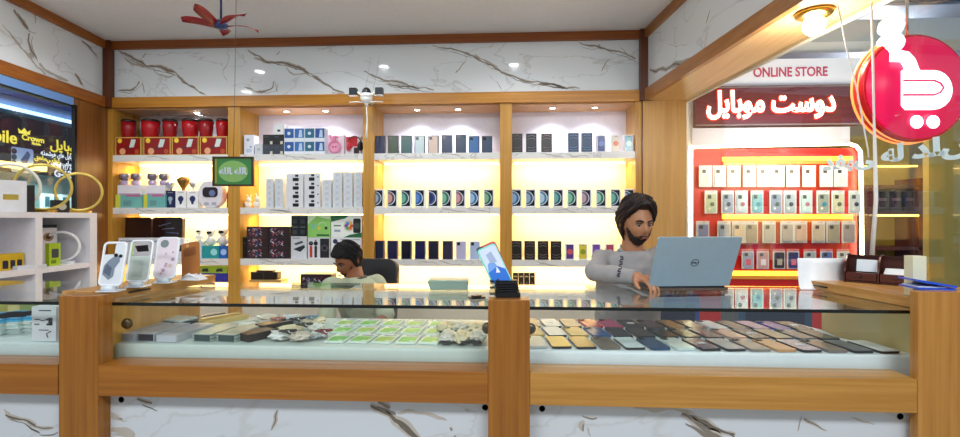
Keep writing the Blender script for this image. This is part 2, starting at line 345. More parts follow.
# ================================================================= BACK DISPLAY CABINET
ZS = [1.947, 1.452, .975]; SH = .06
cab = empty('display_cabinet', (0, YF, 0), 'golden wood wall cabinet with four lit bays and white marble shelves', 'cabinet')
def local(q): q.M = Matrix.Translation((0, -YF, 0)); return q
posts = [(104, 112.5), (228, 240), (363, 374), (500, 512), (635.5, 642.5)]
PX = [(X(a, YF), X(b, YF)) for a, b in posts]
for i, (a, b) in enumerate(PX):
    q = local(MB()); q.box(a, b, YF, YB, 0, ZH, WBP); q.build('upright', cab, bevel=.002)
bays = [(PX[i][1], PX[i+1][0]) for i in range(4)]
BPT = C('#ecebfa', .5); BPL = C('#f6e6c4', .5)
for i, (a, b) in enumerate(bays):
    q = local(MB()); q.box(a, b, YB-.02, YB-.001, ZS[0]-SH, ZH, BPT); q.box(a, b, YB-.02, YB-.001, .7, ZS[0]-SH, BPL); q.build('back_panel', cab)
    q = local(MB()); q.box(a, b, YF+.03, YB-.02, ZH-.012, ZH-.0005, wood('bay_top_wood_%d' % i, '#cf9f6e', '#bf8c58', 'x', .4)); q.build('top_panel', cab)
    for j, z in enumerate(ZS):
        q = local(MB()); q.box(a, b, YF+.004, YB-.02, z-SH, z, MS)
        rnd = random.Random(i*7+j)
        for k in range(2):
            x0 = rnd.uniform(a+.1, b-.3); pts = [Vector((x0+.05*u, YF+.004, z-.008-u*.008+rnd.uniform(-.006, .006))) for u in range(6)]
            ribbon(q, pts, .012, VE2, Vector((0, -1, 0)), .0006, seed=i+j+k)
        q.build('shelf', cab)
        q = local(MB()); q.box(a+.02, b-.02, YB-.05, YB-.035, z-SH-.012, z-SH-.0005, C('#ffe7b0', .5, 0, 5)); q.build('light_strip', cab)
        l = light('strip_light', 'AREA', ((a+b)/2, .20, z-SH-.016), 6.5, (1, .76, .38), (math.radians(12), 0, 0), b-a-.06, .05, parent=cab)
    q = local(MB()); q.box(a, b, YF+.02, YB-.02, .66, .70, C('#e6dcc8', .3)); q.box(a, b, YF+.03, YF+.05, 0, .66, C('#ddd2be', .3)); q.build('base_unit', cab)
spots = [(197, 0), (286.6, 1), (325.6, 1), (417, 2), (458, 2), (552.5, 3), (595, 3)]
for px, bi in spots:
    x = X(px, 4.5)
    q = local(MB()); q.lathe([(.034, 0), (.034, -.006), (.026, -.006), (.026, -.003)], (x, 4.5, ZH-.012), CHR, 20); q.lathe([(.025, 0), (.025, -.0045)], (x, 4.5, ZH-.0125), C('#fffdf5', .5, 0, 18), 20); q.build('spotlight', cab)
    light('spot_bulb', 'SPOT', (x, 4.5-YF, ZH-.03), 9 if bi else 3, (.93, .93, 1), (0, 0, 0), .02, spot=130, parent=cab)

# ================================================================= COUNTERS
YG = 1.715
YBK = 2.27
counter_px = [(-60, 58), (98, 488), (530, 918)]
CNT = []
CL = ['glass display counter section beside the white cube shelving', 'glass display counter section between the two front wooden posts, holding green cards', 'glass display counter section under the laptop, holding rows of phones']
def xp(px, Y): return X(px, Y)
edges = [(-2.75, X(58.5, 1.64)), (X(98, 1.64), X(488, 1.635)), (X(530, 1.635), X(918, 1.635))]
for i, (x0, x1) in enumerate(edges):
    c = empty('display_counter', ((x0+x1)/2, 1.7, 0), CL[i], 'counter'); CNT.append(c); ox = (x0+x1)/2
    def L(): q = MB(); q.M = Matrix.Translation((-ox, -1.7, 0)); return q
    q = L(); q.box(x0, x1, 1.637, 1.745, .716, .826, WF if i < 2 else wood('amber_wood_rail', '#c08c42', '#a06c28', 'x')); q.build('front_rail', c, bevel=.002)
    q = L(); q.box(x0, x1+(.035 if i == 2 else 0), 1.69, 1.71, .02, .7155, MC)
    P, nn = Vector((0, 1.69, 0)), Vector((0, -1, 0))
    VV = {0: [([(0, 412), (15, 414), (28, 420), (40, 430)], .03), ([(0, 405), (10, 410), (16, 415)], .01), ([(30, 428), (58, 425)], .02)],
          1: [([(131, 399.5), (143, 401), (158, 402)], .022), ([(103, 412), (112, 416), (124, 420)], .02), ([(112, 416), (120, 424), (126, 420)], .012), ([(104, 428), (120, 430), (140, 437)], .026), ([(274, 404), (279, 412), (275, 424), (277, 437)], .012), ([(365, 404), (380, 406), (392, 412), (400, 422), (410, 432), (425, 440)], .038), ([(372, 404), (390, 407), (392, 412)], .05), ([(392, 411), (420, 413), (445, 418), (452, 425)], .014), ([(445, 424), (455, 436)], .02), ([(460, 412), (475, 410)], .01), ([(473, 408), (484, 409)], .03)],
          2: [([(576, 414), (584, 419), (590, 418), (602, 412)], .016), ([(580, 416), (588, 424), (584, 437)], .035), ([(583, 418), (589, 426), (585, 436)], .012), ([(628, 408), (650, 409), (676, 411), (700, 415)], .016), ([(676, 411), (690, 420), (705, 430), (730, 440)], .06), ([(684, 413), (715, 424), (740, 438)], .03), ([(804, 412), (806, 418), (820, 428), (833, 433)], .012), ([(858, 432), (868, 433)], .022), ([(803, 410), (801, 437)], .004), ([(845, 418), (880, 426)], .006)]}
    for k, (v, wd) in enumerate(VV[i]): vein(q, v, wd, (VE, VE2)[k % 2] if k % 5 else VE3, P, nn, seed=90+k+i*13)
    q.build('marble_panel', c)
    g0 = [x0, x0-.055, x0-.073][i]; g1 = [x1+.0, x1+.073, x1+.14][i]
    q = L(); q.box(g0, g1, 1.76, 2.30, .755, .775, WPL); q.build('deck', c)
    # glass
    q = L(); q.box(g0, g1, YG-.003, YG+.003, .8265, 1.028, GP); q.build('front_pane', c)
    q = L()
    q.box(g0, g1, 1.7035, YBK, 1.0285, 1.0395, GT); q.build('glass_top', c)
    q = L(); q.box(x0, x1+(.03 if i == 2 else 0), 1.697, 1.7032, 1.0283, 1.0397, GE); q.build('glass_edge', c)
    # knobs
    for kx in (x0+.045, x1-.012):
        q = L(); q.lathe([(.002, 0), (.011, 0), (.013, -.006), (.009, -.014), (.001, -.015)], (kx, 1.69, .684), C('#3a3a3c', .25, .8), 14, 'y'); 
        q.M = Matrix.Translation((-ox, -1.7, 0)); q.build('panel_bolt', c)
    for kx in ((x1-.02,) if i == 0 else (x0+.035, x1-.005) if i == 1 else (x0+.005,)):
        q = L(); q.lathe([(.002, 0), (.02, 0), (.021, .006), (.015, .014), (.001, .015)], (kx, YG+.018, .955), C('#5a4a34', .25, .7), 18, 'y'); q.build('glass_clamp', c)
# end panels of the cases
def sidepanel(c, A0, A1, th, z0, z1, m, name='end_panel'):
    ox = c.location.x; q = MB(); q.M = Matrix.Translation((-ox, -1.7, 0))
    q.hexa([(A0[0], A0[1], z0), (A0[0]+th, A0[1], z0), (A1[0]+th, A1[1], z0), (A1[0], A1[1], z0)], [(A0[0], A0[1], z1), (A0[0]+th, A0[1], z1), (A1[0]+th, A1[1], z1), (A1[0], A1[1], z1)], m)
    return q.build(name, c)
sidepanel(CNT[1], (edges[1][0]-.05, 1.722), (edges[1][0]-.038, 2.27), -.018, .78, 1.0275, WYZ)
sidepanel(CNT[0], (-2.75, 1.72), (-2.75, 2.27), -.03, .0, 1.0275, WYZ)
sidepanel(CNT[2], (edges[2][1]+.10, 1.722), (edges[2][1]+.10, 2.27), .022, .78, 1.0275, C('#c9ba86', .4))
# wooden front posts
for k, (a, b, zt, m, lb) in enumerate([(58.5, 98, 1.073, WP, 'orange wooden post of the counter front beside the row of phone case stands'), (488, 530, 1.073, WP, 'orange wooden post of the counter front carrying the black phone holder'), (918, 962, 1.112, WPR, 'honey coloured wooden post of the counter front with blue folder on top')]):
    x0, x1 = X(a, 1.635), X(b, 1.635); q = MB()
    q.M = Matrix.Translation((-(x0+x1)/2, -1.635, 0)); q.box(x0+.0004, x1-.0004, 1.635, (1.70, 1.70, 1.668)[k], 0, zt, m)
    tag(q.build('counter_post', loc=((x0+x1)/2, 1.635, 0), bevel=.002), lb, 'post')
    # lower inner jamb
# wood platforms on the counter ends
def platform(pts, z1, m, lb, handle):
    q = MB(); cx = sum(p[0] for p in pts)/4; cy = sum(p[1] for p in pts)/4; q.M = Matrix.Translation((-cx, -cy, -1.041))
    q.hexa([(x, y, 1.041) for x, y in pts], [(x, y, z1) for x, y in pts], m)
    o = q.build('counter_platform', loc=(cx, cy, 1.041), bevel=.0015); tag(o, lb, 'platform')
    q = MB(); q.M = Matrix.Translation((-cx, -cy, -1.041)); a, b = handle; q.cyl(a, b, .0035, BK); q.build('handle', o); return o
def G(px, py, z): p = atz(px, py, z); return (p.x, p.y)
a1 = G(97, 292.5, 1.077); a2 = G(203, 277, 1.077)
a1 = (max(a1[0], edges[1][0]-.17), a1[1])
PLT = platform([(a1[0], 1.72), (a2[0], 2.262), (a2[0]-.17, 2.262), (a1[0]-.165, 1.72)], 1.077, WPL, 'low wooden platform on the counter under the phone case stands', ((a1[0]+.026, 1.81, 1.06), (a1[0]+.044, 1.90, 1.06)))
b2 = G(811, 281, 1.077)
PRT = platform([(b2[0]+.075, 1.72), (1.80, 1.72), (1.80, 2.262), (b2[0], 2.262)], 1.077, WPL, 'low wooden platform on the counter under the brown desk organizer', ((b2[0]+.005, 2.16, 1.06), (b2[0]+.014, 2.09, 1.06)))
# ================================================================= GOODS ON THE BACK SHELVES
ORD = ['first', 'second', 'third', 'fourth', 'fifth', 'sixth', 'seventh', 'eighth', 'ninth', 'tenth', 'eleventh', 'twelfth', 'thirteenth', 'fourteenth', 'fifteenth', 'sixteenth', 'seventeenth', 'eighteenth']
YP = 4.385       # front faces of the goods
def pxw(a, b, Y): return X((a+b)/2, Y), X(b, Y)-X(a, Y)
def hh(y0, y1, px, Y): return (y1-y0)/F*(at(px, 218, Y)-Vector((0, 0, CZ))).length*0+(y1-y0)/F*Y/ray(px, HZ).y
def carton(name, label, cat, group, px0, px1, hpx, zb, depth, m, art=None, Y=YP, side=None, hz=None, rz=0):
    x, w_ = pxw(px0, px1, Y); h = hz or hh(0, hpx, (px0+px1)/2, Y); q = MB()
    q.box(-w_/2, w_/2, -depth/2, depth/2, 0, h, m)
    if art: art(q, w_, h, -depth/2-.0007)
    o = q.build(name, loc=(x, Y+depth/2, zb), rot=(0, 0, rz)); tag(o, label, cat, group); return o
# --- phone boxes
def planet(c1, c2):
    def a(q, w_, h, y):
        q.quad(-w_*.42, w_*.36, h*.07, h*.93, y, C('#0d1826', .2)); 
        def half(rx, ry, c, yy): q.poly([(-w_*.42+w_*rx*math.cos(t), h*.5+h*ry*math.sin(t)) for t in [math.pi*(u/12-.5) for u in range(13)]], yy, C(c, .2))
        half(.70, .38, '#d6e2ea', y-.0004); half(.62, .35, c1, y-.0008); half(.40, .27, c2, y-.0012)
        q.quad(-w_*.28, w_*.22, h*.9, h*.925, y-.0004, C('#070a10'))
    return a
def backart(c, cam_='#1a1c22', br=None):
    def a(q, w_, h, y):
        q.quad(-w_*.43, w_*.43, h*.03, h*.965, y, C(c, .25)); q.quad(-w_*.38, -w_*.08, h*.76, h*.93, y-.0004, C(br or cam_, .2))
        for dx, dz in ((-.31, .89), (-.31, .80), (-.16, .85)): q.disc(w_*dx, h*dz, w_*.05, y-.0008, C('#0a0b0d', .1), 8)
    return a
def waveart(c, c2):
    def a(q, w_, h, y):
        for k, (zc, s) in enumerate(((.84, 1), (.7, .9), (.3, -.9), (.16, -.6))):
            pts = []
            for i in range(9):
                u = i/8; pts.append(Vector((w_*(-.36+.72*u), y, h*(zc+s*.06*math.sin(math.pi*u)))))
            q.tube(pts, .0016, C(c2, .3), 4)
    return a
def frontart(c1, c2):
    def a(q, w_, h, y):
        q.quad(-w_*.4, w_*.36, h*.06, h*.94, y, C(c1, .2)); q.disc(0, h*.5, w_*.3, y-.0004, C(c2, .2), 16); q.quad(-w_*.15, w_*.15, h*.9, h*.93, y-.0004, BK)
    return a
WBX = C('#e9ebee', .4)
b3 = 'beside the gadgets'; b4 = 'beside the wall end'
W = 10.3
row = [(379.6, 18.2, '#22264f', 'navy'), (393, 18.2, '#3a4a2e', 'olive green'), (406.3, 18.2, '#2b5a58', 'sea green'), (419.6, 18, '#c3d6da', 'silver white'), (433.2, 18, '#d9bfae', 'pale gold'), (446.8, 18.4, '#2d3658', 'dark navy'), (460.7, 18.8, '#34455a', 'slate'), (474, 17.2, '#3f6ea8', 'bright blue'), (487, 17.2, '#3a4a63', 'grey blue')]
for i, (px, h, c, nm) in enumerate(row):
    carton('phone_box', f'{nm} phone box with black edges, {ORD[i]} on the top shelf {b3}', 'phone box', 'phone boxes on the top shelf beside the gadgets', px-W/2, px+W/2, h, ZS[0]+.0005, .05, C('#15171c', .3), backart(c))
pl_ = [('#4a5f7a', '#9fb4c8'), ('#6a4a5a', '#c89a90'), ('#2a5a5a', '#6fae9c'), ('#2a5aa0', '#5a8ad0'), ('#3a4a90', '#203060'), ('#2a6a5a', '#7ab8a0'), ('#8a5a6a', '#d0a0a8'), ('#3a70b0', '#9ac0e0'), ('#2a6a50', '#80b090')]
pn = ['grey-blue', 'rosy', 'teal', 'bright blue', 'indigo', 'emerald', 'pinkish', 'sky blue', 'forest green']
for i, px in enumerate([378.7, 392.4, 406.2, 420, 433.3, 446.8, 460.5, 474.8, 489]):
    carton('phone_box', f'white phone box, {pn[i]} globe picture, {ORD[i]} on middle shelf {b3}', 'phone box', 'phone boxes on the middle shelf beside the gadgets', px-5.2, px+5.2, 18.3, ZS[1]+.0005, .05, WBX, planet(*pl_[i]))
low = [('#171c3a', 'ink blue'), ('#1e1a44', 'deep violet'), ('#0e1024', 'near black'), ('#181b4e', 'navy'), ('#11122c', 'midnight blue'), ('#2a2340', 'dark purple'), ('#b9b6d6', 'lavender'), ('#a9c0e4', 'pale blue')]
for i, (c, nm) in enumerate(low):
    px = [378.7, 392.4, 406.2, 420, 433.3, 447.6, 460.9, 474.8][i]
    carton('phone_box', f'{nm} phone box, {ORD[i]} on the bottom shelf {b3}', 'phone box', 'phone boxes on the bottom shelf beside the gadgets', px-5, px+5, 18.3, ZS[2]+.0005, .05, C('#d8d8e4', .4) if i > 5 else C('#3c3f55', .4), backart(c, '#20242c'))
W = 10.6
for i, (px, h, c, c2, nm, w_) in enumerate([(517.2, 19.3, '#2b2524', '#8a6a60', 'dark brown', W), (531.4, 19.3, '#1d1f2a', '#8a90a0', 'black', W), (546.7, 19.3, '#322b2c', '#a08880', 'brown black', W), (573.6, 19.5, '#15375c', '#7fb0dc', 'dark blue', W), (587.2, 19.5, '#1b3f63', '#6fa4d4', 'steel blue', W)]):
    carton('phone_box', f'{nm} phone box, pale waves, {ORD[i]} on top shelf {b4}', 'phone box', 'phone boxes on the top shelf beside the wall end', px-w_/2, px+w_/2, h, ZS[0]+.0005, .05, C(c, .3), waveart(c, c2))
for i, (px, c, c2, nm) in enumerate([(601.4, '#3b4f92', '#6a84c8', 'blue'), (616, '#e8d9c6', '#e07a50', 'cream and orange'), (629, '#3f9fb8', '#a8e0dc', 'turquoise')]):
    carton('phone_box', f'small white phone box, {nm} screen picture, on the top shelf', 'phone box', 'phone boxes on the top shelf beside the wall end', px-4.6, px+4.6, 17.3, ZS[0]+.0005, .045, WBX, frontart(c, c2))
pn4 = ['pale blue', 'blue grey', 'ice blue', 'blue green', 'jade', 'dusty rose', 'mint', 'sea green', 'denim blue']
pl4 = [('#3a6a9a', '#8ab4d8'), ('#3a5a80', '#90a8c0'), ('#4a80a8', '#b0d0e4'), ('#2a6a78', '#70b0b0'), ('#2a7a60', '#80c0a0'), ('#705a78', '#c0a0b0'), ('#2f7a6a', '#98d0b8'), ('#2a6a70', '#78b8a8'), ('#3a6090', '#a0b8d8')]
for i, px in enumerate([516.8, 530.8, 544.7, 558.6, 572.6, 586.5, 601.4, 615.8, 629.6]):
    carton('phone_box', f'white phone box, {pn4[i]} globe picture, {ORD[i]} on middle shelf {b4}', 'phone box', 'phone boxes on the middle shelf beside the wall end', px-5.2, px+5.2, 18.3, ZS[1]+.0005, .05, WBX, planet(*pl4[i]))
for i, px in enumerate([516.3, 529.8, 543.2, 556.2]):
    carton('phone_box', f'black phone box, grey waves, {ORD[i]} on bottom shelf {b4}', 'phone box', 'dark phone boxes on the bottom shelf beside the wall end', px-5.3, px+5.3, 18.6, ZS[2]+.0005, .05, C('#191617', .3), waveart('#191617', '#9a8a84'))
for i, (px, c, c2, nm) in enumerate([(570, '#5a3a86', '#d05a60', 'purple and red'), (583, '#d8c840', '#8a9a30', 'yellow'), (596.5, '#7a50b0', '#b090e0', 'violet'), (610, '#b04a60', '#e09aa0', 'crimson'), (624, '#3a7a50', '#80c890', 'green')]):
    carton('phone_box', f'small phone box with {nm} screen, on bottom shelf behind the grey kurta', 'phone box', 'small phone boxes on the bottom shelf beside the wall end', px-4.6, px+4.6, 16.2, ZS[2]+.0005, .045, WBX, frontart(c, c2))
for i in range(4):
    px = 515.5+5.6*i
    carton('small_box', f'little black box, {ORD[i]} of the row on the low ledge', 'box', 'little black boxes on the low ledge', px-2.6, px+2.6, 0, .7005, .05, C('#141416', .3), lambda q, w_, h, y: (q.quad(-w_*.3, w_*.3, h*.75, h*.82, y, C('#b8a890')), q.disc(0, h*.4, w_*.25, y, C('#4a4a50'), 8)), hz=.155)
# --- bay of red mugs
R1 = 'mug bay'
def redbox(q, w_, h, y):
    q.quad(-w_*.47, w_*.47, h*.04, h*.95, y, C('#8e1414', .3)); q.disc(-w_*.33, h*.8, w_*.09, y-.0005, C('#f0cf3a', .3), 12)
    q.poly([(w_*.02, h*.42), (w_*.22, h*.45), (w_*.3, h*.86), (w_*.12, h*.88), (w_*.07, h*.6)], y-.0005, C('#cfe0da', .3)); q.disc(-w_*.22, h*.22, w_*.12, y-.0005, C('#e7a878', .3), 14); q.disc(w_*.34, h*.2, w_*.09, y-.0005, C('#b8502a', .3), 12)
    q.poly([(-w_*.12, h*.35), (w_*.04, h*.36), (w_*.06, h*.5)], y-.0006, C('#3a3a44', .3))
for i, (a, b) in enumerate([(115.5, 141), (143.5, 170.5), (172, 198.5), (200, 227)]):
    carton('headset_box', f'dark red box with yellow badge, {ORD[i]} along the top shelf', 'box', 'red boxes on the top shelf', a, b, 18.3, ZS[0]+.0005, .14, C('#d8b25a', .4), redbox, Y=4.36)
hb = hh(0, 18.3, 170, 4.36)
for i, (a, b, dk) in enumerate([(119.5, 133, .0), (140, 157, 0), (161, 175, 0), (180.5, 196.5, 0), (197.5, 211, 0), (214.5, 226.5, 0)]):
    x, w_ = pxw(a, b, 4.40); h = hh(0, 18.5, a, 4.40)
    c = empty('canister', (x, 4.43, ZS[0]+.001+hb), f'glossy red canister, black lid, {ORD[i]} in the row on the red boxes', 'canister', 'red canisters on the red boxes')
    q = MB(); r = w_*.46; q.lathe([(r*.8, 0), (r*.85, .004), (r, h*.55), (r, h*.86)], (0, 0, 0), C('#98101a' if i % 2 == 0 else '#b0121c', .25)); q.build('body', c)
    q = MB(); q.lathe([(r*1.02, h*.862), (r*1.05, h*.93), (r*.9, h), (r*.3, h*1.01)], (0, 0, 0), C('#1c1414', .3)); q.tube([(r*.9, 0, h*.9), (r*1.15, 0, h*.88), (r*1.18, 0, h*.7)], .005, C('#1c1414', .3)); q.build('lid', c)
def crumple(name, label, cat, loc, size, m, seed, group=None, lv=3, amp=.35):
    bm = bmesh.new(); bmesh.ops.create_icosphere(bm, subdivisions=lv, radius=1)
    for v in bm.verts:
        nn = noise.noise(v.co*2.1+Vector((seed*3.1, 0, 0)))+.6*noise.noise(v.co*5.3+Vector((0, seed, 0)))
        v.co = v.co*(1+amp*nn); v.co.x *= size[0]/2; v.co.y *= size[1]/2; v.co.z *= size[2]/2
    zmin = min(v.co.z for v in bm.verts)
    for v in bm.verts: v.co.z = max(v.co.z-zmin, 0)
    zm2 = 0
    me = bpy.data.meshes.new(name); bm.to_mesh(me); bm.free(); me.materials.append(m)
    o = bpy.data.objects.new(name, me); COL.objects.link(o); o.location = loc
    return tag(o, label, cat, group)
x, w_ = pxw(140, 232, 4.42)
crumple('plastic_wrap', 'crinkled clear plastic wrap lying over the red canisters', 'plastic wrap', (x-.1, 4.47, ZS[0]+hb+.185), (.58, .14, .06), PLAS, 4)
# middle shelf of the mug bay
z = ZS[1]+.0005
def tealbox(q, w_, h, y):
    q.quad(-w_*.5, -w_*.32, 0, h, y, C('#d8d84a', .4)); q.quad(-w_*.2, w_*.1, h*.15, h*.55, y, C('#6a9a9a', .4)); q.quad(-w_*.1, w_*.45, h*.85, h*.97, y, C('#c05a90', .4))
def jarpair(px0, px1, lb):
    carton('smartwatch_box', f'turquoise and yellow box under the {lb} jar set', 'box', None, px0, px1-.5, 13, z, .16, C('#6fb8b4', .4), tealbox, Y=4.36)
    h1 = hh(0, 13, px0, 4.36)
    carton('gift_box', f'white box carrying the {lb} pair of silver jars', 'box', None, px0+2, px1-1, 9.5, z+h1+.001, .14, C('#ece9f2', .4), lambda q, w_, h, y: q.quad(-w_*.45, w_*.45, 0, h*.12, y, C('#c884b8')), Y=4.37)
    h2 = hh(0, 9.5, px0, 4.37)
    for k in range(2):
        x, w_ = pxw(px0+4+k*11.5, px0+13+k*11.5, 4.42); c = empty('jar', (x, 4.43, z+h1+h2+.002), f'silver and lilac jar, {ORD[k]} on the {lb} white box', 'jar', 'silver jars on white boxes')
        q = MB(); r = w_/2; q.lathe([(r*.6, 0), (r*.85, .012), (r*.85, .04), (r*.5, .05)], (0, 0, 0), C('#b9a8c8', .15, .2)); q.build('body', c)
        q = MB(); q.lathe([(r*.5, .05), (r, .06), (r, .1), (r*.9, .112), (r*.1, .114)], (0, 0, 0), C('#8f8a9c', .2, .7)); q.build('lid', c)
jarpair(115.5, 142.5, 'corner'); jarpair(143.5, 165.5, 'inner')
for i, (a, b, c, c2, nm) in enumerate([(166, 174.5, '#1b2250', '#9ab0c0', 'navy'), (175.5, 186, '#f2f3f6', '#1f2f60', 'white'), (187, 198, '#f2f3f6', '#1f2f60', 'second white')]):
    carton('bulb_box', f'{nm} box with a bulb picture on the middle shelf of the {R1}', 'box', 'bulb boxes', a, b, 17, z, .09, C(c, .4), lambda q, w_, h, y, c2=c2: (q.disc(0, h*.52, w_*.27, y, C(c2, .3), 14), q.poly([(-w_*.15, h*.4), (w_*.15, h*.4), (w_*.08, h*.2), (-w_*.08, h*.2)], y-.0003, C(c2, .3)), q.quad(-w_*.3, w_*.3, h*.87, h*.9, y, C('#9aa0b0'))))
hB = hh(0, 17, 180, YP)
for i, (px, c, nm, s) in enumerate([(171, '#c9cfd8', 'silver', .75), (183.5, '#8f6a2e', 'gold and dark', 1.1), (193.8, '#d5dae2', 'pale silver', .75)]):
    x = X(px, 4.43); q = MB(); q.lathe([(.012*s, 0), (.016*s, .02*s), (.05*s, .08*s), (.052*s, .1*s), (.035*s, .118*s), (.004, .122*s)], (0, 0, 0), C(c, .2, .6), 8)
    tag(q.build('bulb_lamp', loc=(x, 4.43, z+hB+.001)), f'{nm} diamond shaped bulb standing on the bulb boxes', 'bulb', 'bulbs on the bulb boxes')
# instant camera (round white body)
x, w_ = pxw(200, 224, 4.42); c = empty('instant_camera', (x, 4.43, z), 'round white camera with dark window, beside the bulb boxes', 'camera')
q = MB(); q.rslab(-w_/2, w_/2, 0, w_*1.08, -.04, .04, w_*.42, C('#e6e2ea', .3), 8); q.build('body', c, bevel=.01)
q = MB(); q.rslab(-w_*.3, w_*.32, w_*.42, w_*.82, -.046, -.0405, w_*.14, C('#2a2026', .15), 6); q.disc(w_*.1, w_*.58, w_*.13, -.0465, C('#6878a8', .1), 16); q.build('window', c)
q = MB(); q.rslab(-w_*.25, -w_*.05, w_*.1, w_*.22, -.045, -.0405, .008, C('#b0b0b8')); q.rslab(w_*.08, w_*.26, w_*.1, w_*.22, -.045, -.0405, .008, C('#b0b0b8')); q.build('button', c)
x, w_ = pxw(223.5, 227.5, 4.42); q = MB(); q.lathe([(.016, 0), (.017, .13), (.01, .15), (.01, .17)], (0, 0, 0), C('#b8142a', .3)); tag(q.build('bottle', loc=(x, 4.47, z)), 'slim crimson bottle beside the round white camera', 'bottle')
# bottom shelf of the mug bay
z = ZS[2]+.0005
for i, (a, b, nm) in enumerate([(117, 149.5, 'plain'), (151, 181, 'shiny')]):
    x, w_ = pxw(a, b, 4.47); q = MB(); q.rslab(-w_/2, w_/2, 0, .385, -.02, .02, .02, C('#2a100e' if i == 0 else '#200e12', .3 if i == 0 else .1), 4)
    if i: 
        for k in range(3): q.tube([(-w_*.3+.04*k, -.021, .3-.03*k), (w_*.1+.04*k, -.023, .33-.05*k)], .004, C('#6a78a0', .1), 5)
    tag(q.build('laptop_sleeve', loc=(x, 4.50, z), rot=(-.04, 0, 0)), f'{nm} dark brown laptop sleeve leaning behind the white boxes', 'sleeve', 'dark sleeves on the bottom shelf')
for i, (a, b, nm) in enumerate([(118.5, 150.5, 'corner'), (151.5, 184, 'inner')]):
    carton('router_box', f'white box with a dark picture in front of the {nm} dark sleeve', 'box', 'white boxes before the sleeves', a, b, 20, z, .085, C('#dfe3ee', .4), lambda q, w_, h, y: (q.quad(-w_*.45, w_*.0, h*.8, h*.87, y, C('#9aa4b8')), q.poly([(w_*.1, h*.3), (w_*.45, h*.34), (w_*.42, h*.66), (w_*.02, h*.6)], y, C('#20222a'))), Y=4.37)
carton('accessory_box', 'white box with a blue emblem between the little robots', 'box', None, 189, 201.5, 17, z, .09, C('#dde4ee', .4), lambda q, w_, h, y: (q.quad(-w_*.1, w_*.15, h*.3, h*.75, y, C('#1f3f8a')),), Y=4.37)
carton('accessory_box', 'teal box under two white robots', 'box', None, 202, 219, 12.5, z, .12, C('#1f9aa0', .4), lambda q, w_, h, y: q.disc(w_*.2, h*.5, h*.28, y, C('#9adfe0'), 12), Y=4.37)
carton('accessory_box', 'blue box at the upright under a white robot', 'box', None, 219.6, 227.5, 12.5, z, .12, C('#2060b8', .4), lambda q, w_, h, y: q.disc(0, h*.5, h*.25, y, C('#a8c8f0'), 12), Y=4.37)
hT = hh(0, 12.5, 210, 4.37); hW = hh(0, 17, 195, 4.37)
def robot(px, zb, s, lb):
    c = empty('toy_robot', (X(px, 4.43), 4.43, zb), lb, 'toy', 'white toy robots'); Wt = C('#f2f2ee', .3)
    q = MB(); q.lathe([(.012*s, 0), (.03*s, .01*s), (.034*s, .05*s), (.024*s, .075*s), (.004, .08*s)], (0, 0, 0), Wt); q.cyl((-.03*s, 0, .06*s), (-.045*s, -.01*s, .02*s), .009*s, Wt); q.cyl((.03*s, 0, .06*s), (.045*s, -.01*s, .02*s), .009*s, Wt); q.build('body', c)
    q = MB(); q.sph((0, 0, .105*s), (.036*s, .032*s, .03*s), Wt); q.sph((-.034*s, 0, .125*s), .009*s, Wt); q.sph((.034*s, 0, .125*s), .009*s, Wt); q.build('head', c)
    q = MB(); q.sph((-.002*s, -.02*s, .106*s), (.026*s, .016*s, .014*s), C('#14141c', .1)); q.build('visor', c)
robot(199.5, z+hW+.001, .85, 'white toy robot with dark visor on the white box with blue emblem'); robot(211, z+hT+.001, 1.15, 'white toy robot with dark visor standing on the teal box'); robot(223, z+hT+.001, 1.2, 'white toy robot with dark visor standing on the blue box')
c = empty('toy_figure', (X(186, 4.42), 4.42, z), 'small red and blue toy figure between the white boxes', 'toy')
q = MB(); q.capsule((0, 0, .09), (0, 0, .13), .018, .014, C('#c8302a')); q.capsule((-.014, 0, .1), (-.028, -.01, .14), .007, .006, C('#c8302a')); q.capsule((.014, 0, .1), (.026, -.01, .07), .007, .006, C('#c8302a')); q.build('torso', c)
q = MB(); q.sph((0, 0, .163), .017, C('#b02a20')); q.build('head', c)
q = MB(); q.capsule((-.009, 0, .01), (-.007, 0, .08), .009, .01, C('#26408a')); q.capsule((.011, 0, .01), (.007, 0, .08), .009, .01, C('#26408a')); q.build('legs', c)
carton('accessory_box', 'violet blue box on the low ledge, under the lime box', 'box', None, 199, 227.5, 0, .7005, .12, C('#2c2f9a', .4), lambda q, w_, h, y: q.quad(-w_*.3, w_*.1, h*.75, h*.82, y, C('#b0b8f0')), Y=4.37, hz=.135)
carton('accessory_box', 'lime green box with two dark pictures on the violet blue box', 'box', None, 196.5, 227.5, 7, .8365, .12, C('#9cb82a', .4), lambda q, w_, h, y: (q.poly([(-w_*.33, h*.2), (-w_*.1, h*.2), (-w_*.14, h*.7), (-w_*.3, h*.6)], y, C('#28303a')), q.poly([(w_*.12, h*.2), (w_*.36, h*.2), (w_*.32, h*.7), (w_*.15, h*.6)], y, C('#28303a'))), Y=4.37)
